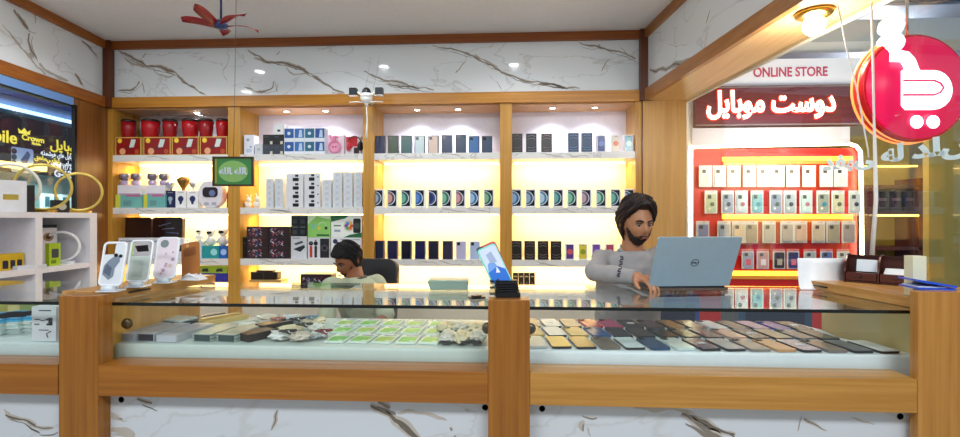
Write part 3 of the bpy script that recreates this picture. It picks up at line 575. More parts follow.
# --- gadget bay, top shelf
z = ZS[0]+.0005; gb = 'top shelf of the gadget bay'
cable = lambda q, w_, h, y: (q.disc(-w_*.1, h*.75, w_*.16, y, C('#9aa4b4'), 10), q.quad(-w_*.3, w_*.3, h*.12, h*.3, y, C('#b8c4d8')), q.disc(w_*.2, h*.4, w_*.1, y, C('#7088a8'), 8))
carton('charger_box', f'tall pale box with grey prints at the frame end of the top shelf', 'box', None, 244, 253.8, 20, z, .09, C('#dfe2ee', .4), cable)
carton('charger_box', f'small light grey box beside the tall pale printed box', 'box', None, 255, 262.5, 11, z, .09, C('#cdd2d8', .4), lambda q, w_, h, y: q.quad(-w_*.2, w_*.2, h*.4, h*.6, y, C('#a8b0ba')))
for k in range(4):
    a = 263+10.3*(k % 2); zz = z+(k//2)*(hh(0, 10, 265, YP)+.0006)
    carton('power_bank_box', f'black box, {["lower outer", "lower inner", "upper outer", "upper inner"][k]} of the block of four', 'box', 'black boxes in a block of four', a, a+10, 10, zz, .09, C('#1b1c20' if k > 1 else '#3a414e', .3), lambda q, w_, h, y: (q.quad(w_*.2, w_*.45, h*.05, h*.35, y, C('#cfc9b8')), q.quad(-w_*.4, w_*.05, h*.75, h*.8, y, C('#5a6470'))))
hk = 2*(hh(0, 10, 265, YP)+.0006)
carton('charger_box', 'small white box with a dark dot on top of the black boxes', 'box', None, 273.5, 283.5, 11, z+hk+.0006, .08, C('#e4e6ea', .4), lambda q, w_, h, y: q.rslab(-w_*.12, w_*.18, h*.25, h*.45, y-.0004, y, .003, C('#30343c')))
for k in range(8):
    r_, cc = divmod(k, 4); a = 284.2+10.25*cc; zz = z+r_*(hh(0, 13.2, 300, YP)+.0006)
    col = ['#2a5aa0', '#3a70b4', '#2f6a86', '#2a559a'][cc]
    carton('earphone_box', f'blue and white box, {ORD[cc]} of the {"lower" if r_ == 0 else "upper"} row of small boxes', 'box', 'blue and white boxes in two rows', a, a+9.9, 13.2, zz, .08, C('#e2e8f0', .4), lambda q, w_, h, y, col=col, cc=cc: (q.quad(-w_*.46, w_*.46, h*.25, h*.96, y, C(col, .3)), q.disc(-w_*.02, h*.6, w_*.17, y-.0004, C('#cfe0f0'), 10) if cc % 2 == 0 else q.poly([(-w_*.1, h*.3), (w_*.3, h*.3), (w_*.25, h*.85), (0, h*.85)], y-.0004, C('#b8d0ea'))))
carton('headphone_box', 'white box behind the pink pig headphones', 'box', None, 328, 344, 20, z, .07, C('#eadbe4', .4), None, Y=4.44)
c = empty('pig_headphones', (X(334.5, 4.41), 4.41, z+.002), 'pink pig shaped children\'s headphones in front of a white box', 'headphones'); PK = C('#e08ab0', .35)
q = MB(); q.ring((0, 0, .072), .052, .010, PK, n=28); q.disc(0, .072, .038, -.004, C('#eda0c0', .4), 18); q.disc(-.012, .07, .009, -.006, C('#a84a78'), 8); q.disc(.014, .07, .009, -.006, C('#a84a78'), 8); q.build('ear_cup', c)
q = MB(); q.capsule((-.01, 0, .125), (.0, 0, .165), .022, .018, PK); q.capsule((-.03, 0, .15), (-.045, 0, .185), .009, .005, PK); q.capsule((.01, 0, .165), (.035, 0, .16), .01, .006, PK); q.build('pig_figure', c)
carton('headphone_box', 'red and white box behind black headphones', 'box', None, 345.5, 360.5, 18.5, z, .07, C('#e6dfe4', .4), lambda q, w_, h, y: (q.quad(-w_*.46, w_*.3, h*.45, h*.98, y, C('#c81e2c')), q.disc(-w_*.18, h*.5, w_*.2, y-.0004, C('#d8404a'), 14), q.quad(w_*.05, w_*.4, h*.05, h*.4, y, C('#2a1a20'))), Y=4.44)
c = empty('headphones', (X(354.5, 4.41), 4.41, z+.002), 'black headphones standing before the red and white box', 'headphones')
q = MB(); q.ring((0, 0, .105), .062, .0055, BK, a0=-5, a1=185, n=24); q.build('headband', c)
for sx in (-1, 1):
    q = MB(); q.lathe([(.004, -.012), (.028, -.012), (.03, 0), (.026, .012), (.004, .013)], (0, 0, 0), C('#17181d' if sx > 0 else '#c02836', .3), 18, 'y'); o = q.build('ear_cup', c, (sx*.058, 0, .075), (0, 0, sx*.9)); o.scale = (1, 1, 1.5)
# gadget bay, middle shelf : stacks of small white boxes
z = ZS[1]+.0005
def stackof(a, b, top, n, art, nm, cc='#d3dae2', d=.08):
    tot = hh(0, 206-top, (a+b)/2, YP); h = tot/n
    for k in range(n):
        carton('earbud_box', f'{nm}, {ORD[k]} from the bottom of its stack', 'box', 'stacked pale boxes in the gadget bay', a, b, 0, z+k*h, d, C(cc, .4), art, hz=h-.0008)
faint = lambda q, w_, h, y: (q.rslab(-w_*.2, w_*.2, h*.25, h*.75, y-.0004, y, .006, C('#c4ccd6')),)
stackof(266, 273.2, 177, 5, faint, 'pale grey box of the slim outermost stack')
stackof(275.2, 282.6, 177, 5, faint, 'pale grey box of the second slim stack')
def blob(dx, extra):
    def a(q, w_, h, y):
        q.rslab(w_*(dx-.16), w_*(dx+.2), h*.1, h*.5, y-.0006, y, .008, C('#15161a', .3)); q.rslab(w_*(dx-.02), w_*(dx+.18), h*.62, h*.88, y-.0006, y, .006, C('#22242a', .3))
        if extra: q.disc(w_*(dx+.42), h*.55, w_*.05, y, C('#3a3c44'), 8)
    return a
stackof(286.2, 303, 172, 4, blob(.05, False), 'white box with black earbuds print', '#dcdfe6', .1)
stackof(304.4, 320, 171.5, 4, blob(-.05, True), 'white box with black earbuds and dot', '#dcdfe6', .1)
stackof(322.3, 331.3, 178, 5, faint, 'pale grey box of the short stack')
stackof(332.8, 341.8, 170.3, 6, faint, 'pale grey box of the first tall stack')
stackof(343.4, 352.3, 170.3, 6, faint, 'pale grey box of the second tall stack')
stackof(353.8, 362, 170.3, 6, faint, 'pale grey box of the upright-side tall stack')
for i, px in enumerate([248, 257]):
    c = empty('rabbit_figurine', (X(px, 4.42), 4.42, z), ['white rabbit figurine nearest the green framed sign', 'white rabbit figurine beside the slim box stack'][i], 'figurine', 'white rabbit figurines'); m = C('#f0e8d8', .4); s = 1+.1*i
    q = MB(); q.sph((0, 0, .03*s), (.035*s, .028, .03*s), m); q.sph((.012, -.01, .072*s), .024*s, m); q.build('body', c)
    q = MB(); q.capsule((.004, 0, .09*s), (-.008, 0, .12*s), .007, .005, m); q.capsule((.02, 0, .09*s), (.028, 0, .12*s), .007, .005, m); q.build('ears', c)
# bottom shelf
z = ZS[2]+.0005
def pattern(q, w_, h, y):
    rnd = random.Random(int(w_*1e5)+3)
    q.quad(-w_*.48, w_*.3, h*.06, h*.94, y, C('#241c2a', .35))
    for k in range(24):
        cx = w_*rnd.uniform(-.40, .22); cz = h*rnd.uniform(.18, .80); s = h*rnd.uniform(.06, .13); an = rnd.choice((.8, -.8)); ca, sa = math.cos(an)*s*1.5, math.sin(an)*s
        q.poly([(cx-ca, cz-sa), (cx-ca*.4, cz-sa), (cx+ca, cz+sa), (cx+ca*.4, cz+sa)], y-.0003-k*.00004, C(rnd.choice(['#c8d0e8', '#5a70b8', '#b82a3a', '#d8d8e0', '#e06a70']), .35))
for k in range(6):
    cc, r_ = divmod(k, 3); a = 246.6+21.9*cc
    carton('speaker_box', f'dark patterned box, {["bottom", "middle", "top"][r_]} of the {["outer", "inner"][cc]} stack of three', 'box', 'patterned dark boxes in two stacks', a, a+21.2, 0, z+r_*.0995, .12, C('#2c1a1c', .4), pattern, hz=.099)
carton('slim_box', 'dark brown narrow box next to the patterned stacks', 'box', None, 242.8, 245.6, 21, z, .1, C('#1a1416', .4), lambda q, w_, h, y: q.quad(-w_*.3, w_*.3, h*.7, h*.75, y, C('#6a5a50')))
hd = hh(0, 22.2, 298, YP)
carton('drone_box', 'white box with a dark folded gadget picture beside the patterned stacks', 'box', None, 291, 306.6, 22.2, z, .1, C('#d5d9e0', .4), lambda q, w_, h, y: (q.poly([(-w_*.35, h*.42), (w_*.1, h*.3), (w_*.4, h*.5), (w_*.35, h*.62), (-w_*.1, h*.5)], y, C('#262a34')), q.poly([(-w_*.3, h*.68), (w_*.2, h*.8), (w_*.3, h*.72), (-w_*.2, h*.6)], y, C('#4a505c')), q.quad(-w_*.4, w_*.1, h*.9, h*.94, y, C('#8a90a0'))))
for k in range(4):
    r_, cc = divmod(k, 2); carton('earphone_box', f'small black box, {["lower outer", "lower inner", "upper outer", "upper inner"][k]} of the four on the white drone box', 'box', 'small black boxes above the drone box', 291.2+7.8*cc, 298.8+7.8*cc, 0, z+hd+.0006+r_*.1, .09, C('#1c2024', .3), lambda q, w_, h, y: (q.quad(-w_*.4, w_*.4, h*.82, h*.92, y, C('#60686e')), q.quad(-w_*.3, w_*.25, h*.2, h*.6, y, C('#39424a'))), hz=.099)
def greenhp(q, w_, h, y):
    q.quad(-w_*.5, w_*.5, 0, h, y, C('#8fcf6a', .4)); q.poly([(-w_*.5, h*.6), (-w_*.1, h*.95), (w_*.5, h*.8), (w_*.5, h), (-w_*.5, h)], y-.0003, C('#d8f0cc')); q.quad(-w_*.1, w_*.45, h*.06, h*.14, y-.0003, C('#2a6a3a'))
    q.ring((w_*.15, y-.001, h*.5), w_*.17, .003, C('#d8e8d8'), a0=0, a1=180, n=14, k=4); q.disc(0, h*.42, w_*.07, y-.0006, C('#e8c83a'), 10); q.disc(w_*.31, h*.42, w_*.07, y-.0006, C('#1e3a3a'), 10); q.disc(-w_*.25, h*.5, w_*.12, y-.0005, C('#78c0a0'), 12)
def watchart(q, w_, h, y):
    q.poly([(-w_*.5, h), (-w_*.5, h*.7), (-w_*.05, h*.85), (w_*.1, h)], y, C('#1f6a3a')); q.poly([(-w_*.1, 0), (w_*.5, 0), (w_*.5, h*.22), (w_*.1, h*.12)], y, C('#1f6a3a'))
    q.disc(w_*.08, h*.52, w_*.18, y-.0003, C('#d8cfc0'), 18)
    for k, c in enumerate(['#d83a3a', '#e8a82a', '#3a8ad0', '#7a3aa0', '#3aa860', '#e06a2a']): a = k*math.pi/3; q.disc(w_*.08+w_*.085*math.cos(a), h*.52+w_*.085*math.sin(a), w_*.06, y-.0006-k*.0001, C(c), 8)
    q.rslab(w_*.22, w_*.46, h*.2, h*.85, y-.0008, y-.0001, w_*.05, C('#15181c')); q.disc(w_*.34, h*.52, w_*.1, y-.0012, C('#3a4a44'), 14); q.quad(-w_*.42, -w_*.18, h*.5, h*.56, y, C('#4a7a5a')); q.quad(-w_*.4, -w_*.2, h*.25, h*.35, y, C('#9aa8b8'))
def strapart(q, w_, h, y):
    for k, (u, c) in enumerate([(-.36, '#b83a30'), (-.14, '#2a2a30')]): q.rslab(w_*(u-.06), w_*(u+.06), h*.05, h*.6, y-.0005, y, w_*.04, C(c)); q.disc(w_*u, h*.72, w_*.1, y-.0006, C('#1a1a22'), 12); q.disc(w_*u, h*.86 if k else h*.74, w_*.04, y-.0009, C('#6a6a80'), 8)
    q.quad(w_*.06, w_*.48, h*.04, h*.95, y, C('#1e2028')); q.ring((w_*.27, y-.001, h*.5), w_*.13, .004, C('#6a6670'), n=14, k=4)
def strapart2(q, w_, h, y):
    q.disc(-w_*.36, h*.82, w_*.08, y, C('#26305a'), 12); q.quad(-w_*.2, w_*.45, h*.88, h*.93, y, C('#b0b4bc'))
    for u, c in ((-.35, '#1c1c24'), (.2, '#303038'), (.3, '#c8402e'), (.42, '#b03428')): q.rslab(w_*(u-.04), w_*(u+.04), h*.08, h*.66, y-.0005, y, w_*.02, C(c))
carton('smartwatch_box', 'white box with red and black watch straps, below the green headphone box', 'box', None, 308, 329.6, 21.2, z, .1, C('#dcdfe6', .4), strapart)
hs = hh(0, 21.2, 318, YP)
carton('headphone_box', 'pale green box with a headphone picture stacked above the watch strap box', 'box', None, 307.8, 330.3, 22.3, z+hs+.0006, .1, C('#c4e4b4', .4), greenhp)
carton('smartwatch_box', 'white box with several watch straps, behind the seated man in the green shirt', 'box', None, 331, 361.6, 21.2, z, .1, C('#e4e6ea', .4), strapart2)
carton('smartwatch_box', 'white and green box with a colourful round watch face picture', 'box', None, 331.2, 361.8, 22.3, z+hs+.0006, .1, C('#eef4ee', .4), watchart)
q = MB(); x, w_ = pxw(251, 278, 4.42); q.rbox(-w_/2, w_/2, -.05, .05, 0, .07, .02, C('#1c1512', .35)); q.box(-.002, .002, -.051, .051, 0, .071, C('#55443a')); q.box(-w_*.3, w_*.3, -.03, .03, .07, .085, C('#151012', .4)); tag(q.build('case_pouch', loc=(x, 4.45, .775)), 'dark brown zipped pouch on the low ledge under the patterned boxes', 'pouch')
carton('tray_box', 'flat wooden box under the dark brown pouch', 'box', None, 249, 281, 0, .7005, .14, C('#b89a60', .4), lambda q, w_, h, y: q.quad(-w_*.3, w_*.3, h*.3, h*.5, y, C('#8a7040')), hz=.073)
carton('speaker_box', 'dark patterned box on the low ledge beside the seated man in the green shirt', 'box', None, 300.5, 331, 0, .7005, .14, C('#2c1a1c', .4), pattern, hz=.13)
# ================================================================= NEXT SHOP (seen through the open side)
YN = 4.80
def n_(px, py, Y=YN): p = at(px, py, Y); return p.x, p.z
def slab(name, px0, px1, py0, py1, Y0, Y1, m, **k):   # py0 top, py1 bottom
    x0, x1 = X(px0, Y0), X(px1, Y0); pm = (px0+px1)/2; q = MB(); q.box(x0, x1, Y0, Y1, Zp(pm, py1, Y0), Zp(pm, py0, Y0), m); return q.build(name, **k)
struct(slab('wall_next_shop', 680, 1010, 40, 420, 5.42, 5.5, C('#a08f6a', .5)))
struct(slab('wall_next_shop_header', 680, 1010, -20, 84, 5.2, 5.28, C('#b9bcd0', .5)))
q = MB(); q.box(1.7, 6, 2.6, 5.6, 3.35, 3.4, C('#8f9aac', .5)); q.box(2.2, 6, 4.3, 4.36, 3.2, 3.349, C('#2f5a80', .4)); struct(q.build('ceiling_mall'))
q = MB(); q.box(2.5, 5.6, 4.6, 4.9, 2.98, 3.18, C('#e8f2f6', .4)); struct(q.build('trim_mall'), 'white bulkhead of the mall corridor')
# red display wall
rw = empty('red_display_board', (X(775, YN), YN, 0), 'red display board of the next shop with rows of hanging phone cases', 'display board')
ox = rw.location.x
def LB_(): q = MB(); q.M = Matrix.Translation((-ox, -YN, 0)); return q
x0, z0 = n_(692, 300); x1, z1 = n_(857, 148)
q = LB_(); q.box(x0, x1, YN, YN+.04, 0, z1, C('#c81f1c', .35)); q.build('board', rw)
q = LB_(); xa, za = n_(686, 300); xb, zb = n_(692.5, 76); q.box(xa, x0, YN-.03, YN+.05, 0, zb, C('#e8e8f0', .4)); q.build('side_frame', rw)
E_NEON = C('#fff0c0', .5, 0, 9); E_Y = C('#ffc23a', .5, 0, 2.6)
q = LB_(); p = [n_(688, 240), n_(688, 152), n_(690, 148.5), n_(694, 147.5), n_(770, 146), n_(846, 144.5), n_(853, 147), n_(857, 152), n_(858, 200), n_(859, 292)]
q.tube([(a, YN-.045, b) for a, b in p], .016, E_NEON, 8); q.build('light_border', rw)
for a, b in ((157, 160), (215, 217.5), (272, 274)):
    xa, za = n_(722, b); xb, zb = n_(852, a); q = LB_(); q.box(xa, xb, YN-.012, YN, za-.012, zb+.006, E_Y); q.build('light_strip', rw)
    q = LB_(); q.box(xa, xb, YN-.02, YN-.0125, za-.045, za-.013, C('#f0a040', .4)); q.build('glow_lip', rw)  # orange lip paints the glow below each strip
light('board_fill_light', 'AREA', (.0, -.75, 1.9), 16, (1, .86, .62), (math.radians(90), 0, 0), 1.3, .5, parent=rw)  # added fill lamp in front of the board, no fixture of its own
rows = [([705.6, 719.5, 734, 749.6, 764, 778, 793, 809, 826.5, 841], 165.5, 187, 12.5), ([711, 727.6, 741.5, 757, 776, 790, 806, 823, 838, 855], 190.5, 213.5, 12), ([702.7, 724, 738.6, 751.4, 769, 787, 800.5, 818.5, 833, 848.5], 221, 243, 12.5), ([747.8, 762.8, 779, 793, 810, 826.5, 843], 249, 269, 11.5)]
cols = [['#eef2f4']*10, ['#b8c8a8', '#9aa8c0', '#c8d8e8', '#7ab8cc', '#8a98b8', '#a8b8c8', '#bcd8e0', '#98a094', '#d0d4b8', '#c8d0d4'], ['#7a86b0', '#98a4b4', '#c4b49a', '#8a8478', '#a8a8a4', '#9a9c9c', '#c0a89a', '#b4b0a4', '#a09a88', '#8a8494'], ['#a8b0c8', '#d0a0a8', '#3a3438', '#3c3a80', '#b0b8c0', '#6a74b8', '#cfd8d8']]
RN = ['top', 'second', 'third', 'bottom']
for r_, (xs, ya, yb, wp) in enumerate(rows):
    for i, px in enumerate(xs):
        y0 = YN-.05; a = at(px, ya, y0); b = at(px, yb, y0); hgt = a.z-b.z; w_ = wp/F*y0
        c = empty('phone_case_pack', (a.x, y0, b.z), f'{["clear white", "pale printed", "grey", "dark and pale"][r_]} phone case pack, {ORD[i]} in the {RN[r_]} row of the red board', 'phone case', f'phone case packs on the {RN[r_]} row of the red board')
        q = MB(); q.rslab(-w_/2, w_/2, 0, hgt, 0, .003, .006, C('#dfe6ea', .25) if r_ != 2 else C('#c8ccd0', .25)); q.build('backing_card', c)
        q = MB(); cc = cols[r_][i]; q.rslab(-w_*.38, w_*.38, hgt*.06, hgt*.84, -.012, -.0005, w_*.1, C(cc, .3), 4); q.rslab(-w_*.3, -w_*.02, hgt*.64, hgt*.8, -.014, -.0125, .006, C('#3a4048', .3)); 
        if r_ == 1: q.disc(w_*.05, hgt*.4, w_*.18, -.0128, C(['#5a6a5a', '#404a60', '#b06a80', '#2a8aa8'][i % 4], .4), 9); q.disc(-w_*.15, hgt*.22, w_*.1, -.013, C('#e8e4d8'), 7)
        if r_ == 3: q.quad(-w_*.2, w_*.2, hgt*.2, hgt*.5, -.0128, C(['#e07080', '#e8e8ee', '#b8b0a0'][i % 3]))
        if r_ == 0: q.rslab(-w_*.2, w_*.2, hgt*.2, hgt*.55, -.0135, -.0124, .01, C('#d4dce0', .3))
        q.build('case', c)
        q = MB(); q.quad(-w_*.5, w_*.5, hgt*.88, hgt, -.001, C(['#f4f6f8', '#dfe8f0', '#d8d0d0', '#e88a8a'][r_])); q.build('header_card', c)
        q = MB(); q.tube([(0, .05, hgt*.93), (0, -.05, hgt*.93), (0, -.055, hgt*.97)], .0025, CHR, 5); o = q.build('peg_hook', c)
# signs
Ys = 4.70
sg = empty('shop_sign', (X(780, Ys), Ys, n_(780, 126, Ys)[1]), 'maroon shop sign with glowing white script outlined in red', 'sign')
ox2, oz2 = sg.location.x, sg.location.z
q = MB(); q.M = Matrix.Translation((-ox2, -Ys, -oz2)); xa, za = n_(696, 126, Ys); xb, zb = n_(862, 84, Ys); q.box(xa, xb, Ys, Ys+.1, za, zb, wood('maroon_sign_wood', '#7a3040', '#5a2030', 'x', .3)); q.build('board', sg)
for z_ in (za, zb-.02):
    q = MB(); q.M = Matrix.Translation((-ox2, -Ys, -oz2)); q.box(xa, xb, Ys-.012, Ys-.0005, z_, z_+.012, C('#8a7a80', .3)); q.build('edge', sg)
AR = '\uFEDE\uFEF3\uFE8E\uFE91\uFEEE\uFEE3 \uFE96\uFEB3\uFEED\uFEA9'
cx, cz = n_(770, 103, Ys)
text(AR, .275, C('#ff2a10', .5, 0, 1.2), 'lettering_outline', sg, (cx-ox2, -.008, cz-oz2), bold=.018, xs=.76, ext=.004)
text(AR, .275, C('#fff3e0', .5, 0, 4), 'lettering', sg, (cx-ox2, -.016, cz-oz2), bold=.008, xs=.76, ext=.004)
sg2 = slab('shop_sign', 690, 866, 59, 83.5, 4.74, 4.8, C('#eceefa', .4, 0, .35)); tag(sg2, 'pale lavender sign band reading online store in red capitals', 'sign')  # slight emission put in to brighten the band
cx, cz = n_(790, 72.5, 4.74); text('ONLINE STORE', .125, C('#d8486a', .5), 'lettering', sg2, (cx, 4.735, cz), bold=.003, xs=.8, font=None)
tag(slab('sign_panel', 692.5, 850, 127.5, 145, 4.74, 4.79, C('#dcdcf0', .4)), 'blank pale lavender panel between the maroon sign and the neon border', 'panel')
# dark shelves to the side of the red board
sh = empty('wall_shelf_unit', (X(892, 5.0), 5.0, 0), 'dark wooden shelves with warm lit olive back beyond the hanging white cord', 'shelf'); ox3 = sh.location.x
def L3(): q = MB(); q.M = Matrix.Translation((-ox3, -5.0, 0)); return q
def r3(a, b, c, d, y0, y1, m, nm):
    q = L3(); x0, z0 = n_(a, d, 5.0); x1, z1 = n_(b, c, 5.0); q.box(x0, x1, y0, y1, z0, z1, m); q.build(nm, sh)
r3(863, 935, 130, 300, 5.3, 5.34, C('#a8923c', .4), 'back_panel')
r3(873, 925, 185, 188, 5.0, 5.3, C('#4a1f1c', .3), 'shelf'); r3(873, 925, 211, 214, 5.0, 5.3, C('#4a1f1c', .3), 'shelf'); r3(873, 925, 247, 250, 5.0, 5.3, C('#5a2a22', .3), 'shelf'); r3(873, 925, 276, 300, 5.0, 5.3, C('#4a1f1c', .3), 'base')
r3(919, 927, 178, 276, 5.0, 5.3, C('#5a2620', .3), 'side_panel'); r3(864, 873, 185, 300, 5.0, 5.3, C('#5a2620', .3), 'side_panel')
r3(873, 919, 214.5, 216.5, 5.0, 5.02, C('#ffd860', .5, 0, 4), 'light_strip'); r3(863, 935, 163, 165, 5.2, 5.22, C('#ffd860', .5, 0, 3), 'light_strip')
for i in range(3):
    px = 882+14*i; x, z = n_(px, 211, 5.06); q = MB(); q.box(-.06, .06, 0, .1, 0, .2, C('#24140f', .3)); q.box(-.045, .045, -.002, 0, .02, .09, C('#3c2430', .3)); q.box(-.04, .04, -.004, -.002, .1, .13, C('#7a5a6a')); tag(q.build('dark_box', loc=(x, 5.06, n_(892, 210.9, 5.0)[1]+.001)), f'dark box, {ORD[i]} of three on the lit dark shelves', 'box', 'dark boxes on the lit dark shelves')
tag(slab('olive_partition', 929, 1010, 60, 420, 4.3, 4.36, C('#9c8f48', .35)), 'smooth olive partition beyond the honey coloured post', 'partition')
# soffit lamps
def globe(px, py, z, r, lb, P):
    p = atz(px, py, z); c = empty('ceiling_lamp', (p.x, p.y, z), lb, 'lamp')
    q = MB(); q.lathe([(r*1.5, 0), (r*1.75, -.008), (r*1.6, -.02), (r*.9, -.028), (r*.9, 0)], (0, 0, 0), GOLD, 28); q.build('ring', c)
    q = MB(); q.sph((0, 0, -.03-r*.75), r, C('#fffaf0', .5, 0, 30), 20, 12); q.build('globe', c)
    light('lamp_light', 'POINT', (0, 0, -.05-2*r), P, (1, .97, .92), size=r, parent=c)
globe(814, 12, ZH-.0005, .05, 'bright globe lamp in a brass ring under the wooden soffit', 14)
globe(884, 22, 3.3495, .06, 'bright globe lamp on the mall ceiling above the round sign', 10)
# round cart sign
tS = 2.3; P = cw((907-480)/F*tS, tS, CZ+(HZ-90.5)/F*tS); R = 52.5/F*tS
rs = empty('round_sign', (P.x, P.y, P.z), 'round glowing magenta red sign with a white shopping cart', 'sign', rz=YAW)
q = MB(); q.lathe([(R*.98, -.03), (R, -.026), (R, .046), (R*.985, .05)], (0, 0, 0), C('#d8141e', .25), 48, 'y'); q.build('case', rs)
q = MB(); q.lathe([(.001, .051), (R*.95, .051), (R*.95, .054), (.001, .055)], (0, 0, 0), C('#d4004a', .35, 0, .75), 48, 'y'); q.build('face', rs)
q = MB(); q.ring((0, .015, 0), R*1.004, .006, C('#ff9a50', .5, 0, 1.2), n=48); q.ring((0, -.02, 0), R*1.004, .004, C('#ff9a50', .5, 0, 1.2), n=48); q.build('edge_tubes', rs)
k = R/52.5; EW = C('#fff4fa', .5, 0, 3)
q = MB()
def S2(pts): return [((px-918)*k, -.062, (90-py)*k) for px, py in pts]
q.tube(S2([(891, 60), (898, 60), (904, 61), (908, 66), (911, 74), (914, 80)]), k*5.5, EW, 10)
pts_ = [(902, 74), (932, 74)]+[(932+18*math.sin(a), 93-19*math.cos(a)) for a in [math.pi*t_/10 for t_ in range(1, 10)]]+[(932, 112), (906, 112), (902, 108)]
q.hexa([((px-918)*k, -.054, (90-py)*k) for px, py in pts_], [((px-918)*k, -.066, (90-py)*k) for px, py in pts_], EW)
q.sph(S2([(916, 124)])[0], (k*6.5, .006, k*6.5), EW); q.sph(S2([(932, 124)])[0], (k*6.5, .006, k*6.5), EW); q.build('cart_emblem', rs)
q = MB(); q.tube([((px-918)*k, -.067, (90-py)*k) for px, py in [(902, 84), (932, 84), (938, 86.5), (941, 91), (938, 95.5), (932, 98), (902, 98)]], k*1.1, C('#e0306a', .4, 0, .5), 6); q.build('cart_line', rs)
q = MB(); q.cyl((0, 0, R), (0, 0, 3.35-P.z), .006, CHR); q.build('hanging_rod', rs)
# white cords
def cord(name, pts, r, lb): q = MB(); b = Vector(pts[0]); q.tube([Vector(p)-b for p in pts], r, C('#f2f0ea', .5), 6); return tag(q.build(name, loc=b), lb, 'cord')
def tp(px, py, t): return cw((px-480)/F*t, t, CZ+(HZ-py)/F*t)
cord('hanging_cord', [tp(838, 6, 2.25), tp(846, 45, 2.25), tp(857, 90, 2.25), tp(868, 150, 2.25), tp(868.5, 158, 2.25)], .0035, 'thin white cord slanting from the soffit past the neon border')
cord('hanging_cord', [tp(871.5, 3, 2.2), tp(873, 60, 2.2), tp(874, 120, 2.2), tp(875, 150, 2.2), tp(876, 200, 2.2), tp(872, 255, 2.2)], [.0045, .005, .005, .008, .009, .010], 'thick white cord hanging straight down above the desk organizer')
# script decal on the side pane
nn_ = nr; Pp = ext(RA, RB, 2.6)-nr*.33
d_ = (RB-RA).normalized()
if d_.y > 0: d_ = -d_
def decal(body, px, py, size, xs, bold=.004):
    p = hit(px, py, Pp+nr*.012, nr); cu = text(body, size, C('#d4ecf4', .4), 'window_lettering', None, p, (math.pi/2, 0, math.atan2(d_.y, d_.x)), bold, .0008, xs=xs)
    return cu
dcl = decal('\uFEAA\uFED4\uFE92\uFEF0 \uFEEA\uFEDF \uFEAA\uFEE0\uFEBD\uFEED\uFEE3', 908, 152, .10, 1.5, .005)
tag(dcl, 'pale blue script lettering stuck on the clear side pane under the round sign', 'lettering')

# ================================================================= NEXT SHOP ACROSS THE OTHER SIDE
def Lp(t, z, cx=-5.5): return cw(cx, t, z)
ang = YAW+math.pi/2
lsx = empty('shop_sign', Lp(5.9, 0), 'black sign of the shop beyond the side opening with yellow crown lettering', 'sign', rz=YAW+math.radians(90))
# local +x runs away along the sign, local -y faces the viewer's shop
def lx(px, cx=5.5): return cx*F/(480-px)-5.9
def lz(px, py, cx=5.5): return CZ+(HZ-py)/F*(cx*F/(480-px))
q = MB(); q.box(-1.6, 1.6, 0, .08, lz(40, 175), lz(40, 121), C('#0c0d18', .25)); q.build('board', lsx)
YE = C('#f0d84a', .5, 0, .5); WE = C('#e8ecf4', .5, 0, .5)
def lt(s, px, py, size, m, nm, xs=1, bold=0): return text(s, size, m, nm, lsx, (lx(px), -.004, lz(px, py)), (math.pi/2, 0, 0), bold, .002, xs=xs)
lt('bile', 5, 137, .2, YE, 'lettering', 1, .004); lt('Crown', 33, 139, .095, YE, 'lettering', 1.1, .003); lt('Mobile', 36, 144, .045, YE, 'lettering', 1, .001)
lt('\uFEDE\uFEF3\uFE8E\uFE91\uFEEE\uFEE3', 66, 147, .17, YE, 'lettering', 1.1, .004); lt('\uFED6\uFEEB\uFE8E\uFEE3\uFEF2 \uFED5\uFEAD\uFEAF', 47, 159, .075, YE, 'lettering', 1, .002)
for py, s in ((156, '\uFEEA\uFEAC\uFEE4\uFEB7\uFEEE\uFEEB \uFEF1\uFE8E\uFEEB \uFEDE\uFEF3\uFE8E\uFE91\uFEEE\uFEE3 \uFE89\uFEEE\uFEE7\uFE8D'), (163, '\uFEE6\uFEF4\uFE9F \uFEED \uFEF2\uFEE3\uFE8E\uFEB3 \uFEED'), (167.5, '0788 127 64')): lt(s, 63, py, .085, WE, 'lettering', .75, .001)
lt('G-121', 65, 174.5, .13, WE, 'lettering', 1, .004)
q = MB(); xk, zk = lx(24), lz(24, 134); q.poly([(xk-.07, zk), (xk-.08, zk+.06), (xk-.04, zk+.03), (xk, zk+.075), (xk+.04, zk+.03), (xk+.08, zk+.06), (xk+.07, zk)], -.004, YE); q.build('crown_emblem', lsx)
q = MB(); q.rslab(lx(11), lx(33), lz(22, 173), lz(22, 148), -.006, -.0005, .03, C('#9fb4e0', .3)); 
for a, b in ((13.5, 151), (13.5, 157), (13.5, 163)): q.disc(lx(a), lz(a, b), .035, -.0075, C('#1a2440', .2), 10)
q.poly([(lx(20), lz(20, 160)), (lx(27), lz(27, 151)), (lx(30), lz(30, 155)), (lx(24), lz(24, 168))], -.0075, C('#3a4a80', .2)); q.build('phone_picture', lsx)
q = MB(); q.box(lx(-10), lx(43), -.05, -.01, lz(20, 169), lz(20, 163.5), C('#ffd870', .5, 0, 3.5)); q.build('yellow_bar', lsx)  # bright yellow emissive bar across the board
def lslab(name, t0, t1, z0, z1, cx, th, m, st=None):
    q = MB(); a, b = cw(-cx, t0, 0), cw(-cx, t1, 0); c_, d2 = cw(-cx-th, t1, 0), cw(-cx-th, t0, 0)
    q.hexa([(p.x, p.y, z0) for p in (a, b, c_, d2)], [(p.x, p.y, z1) for p in (a, b, c_, d2)], m); return q.build(name)
struct(lslab('wall_across', 3.0, 8.2, 0, 1.0, 5.55, .1, C('#3a4450', .4)))
struct(lslab('wall_across_upper', 3.0, 8.2, 2.62, 3.6, 5.5, .2, C('#7fa0cc', .4)))
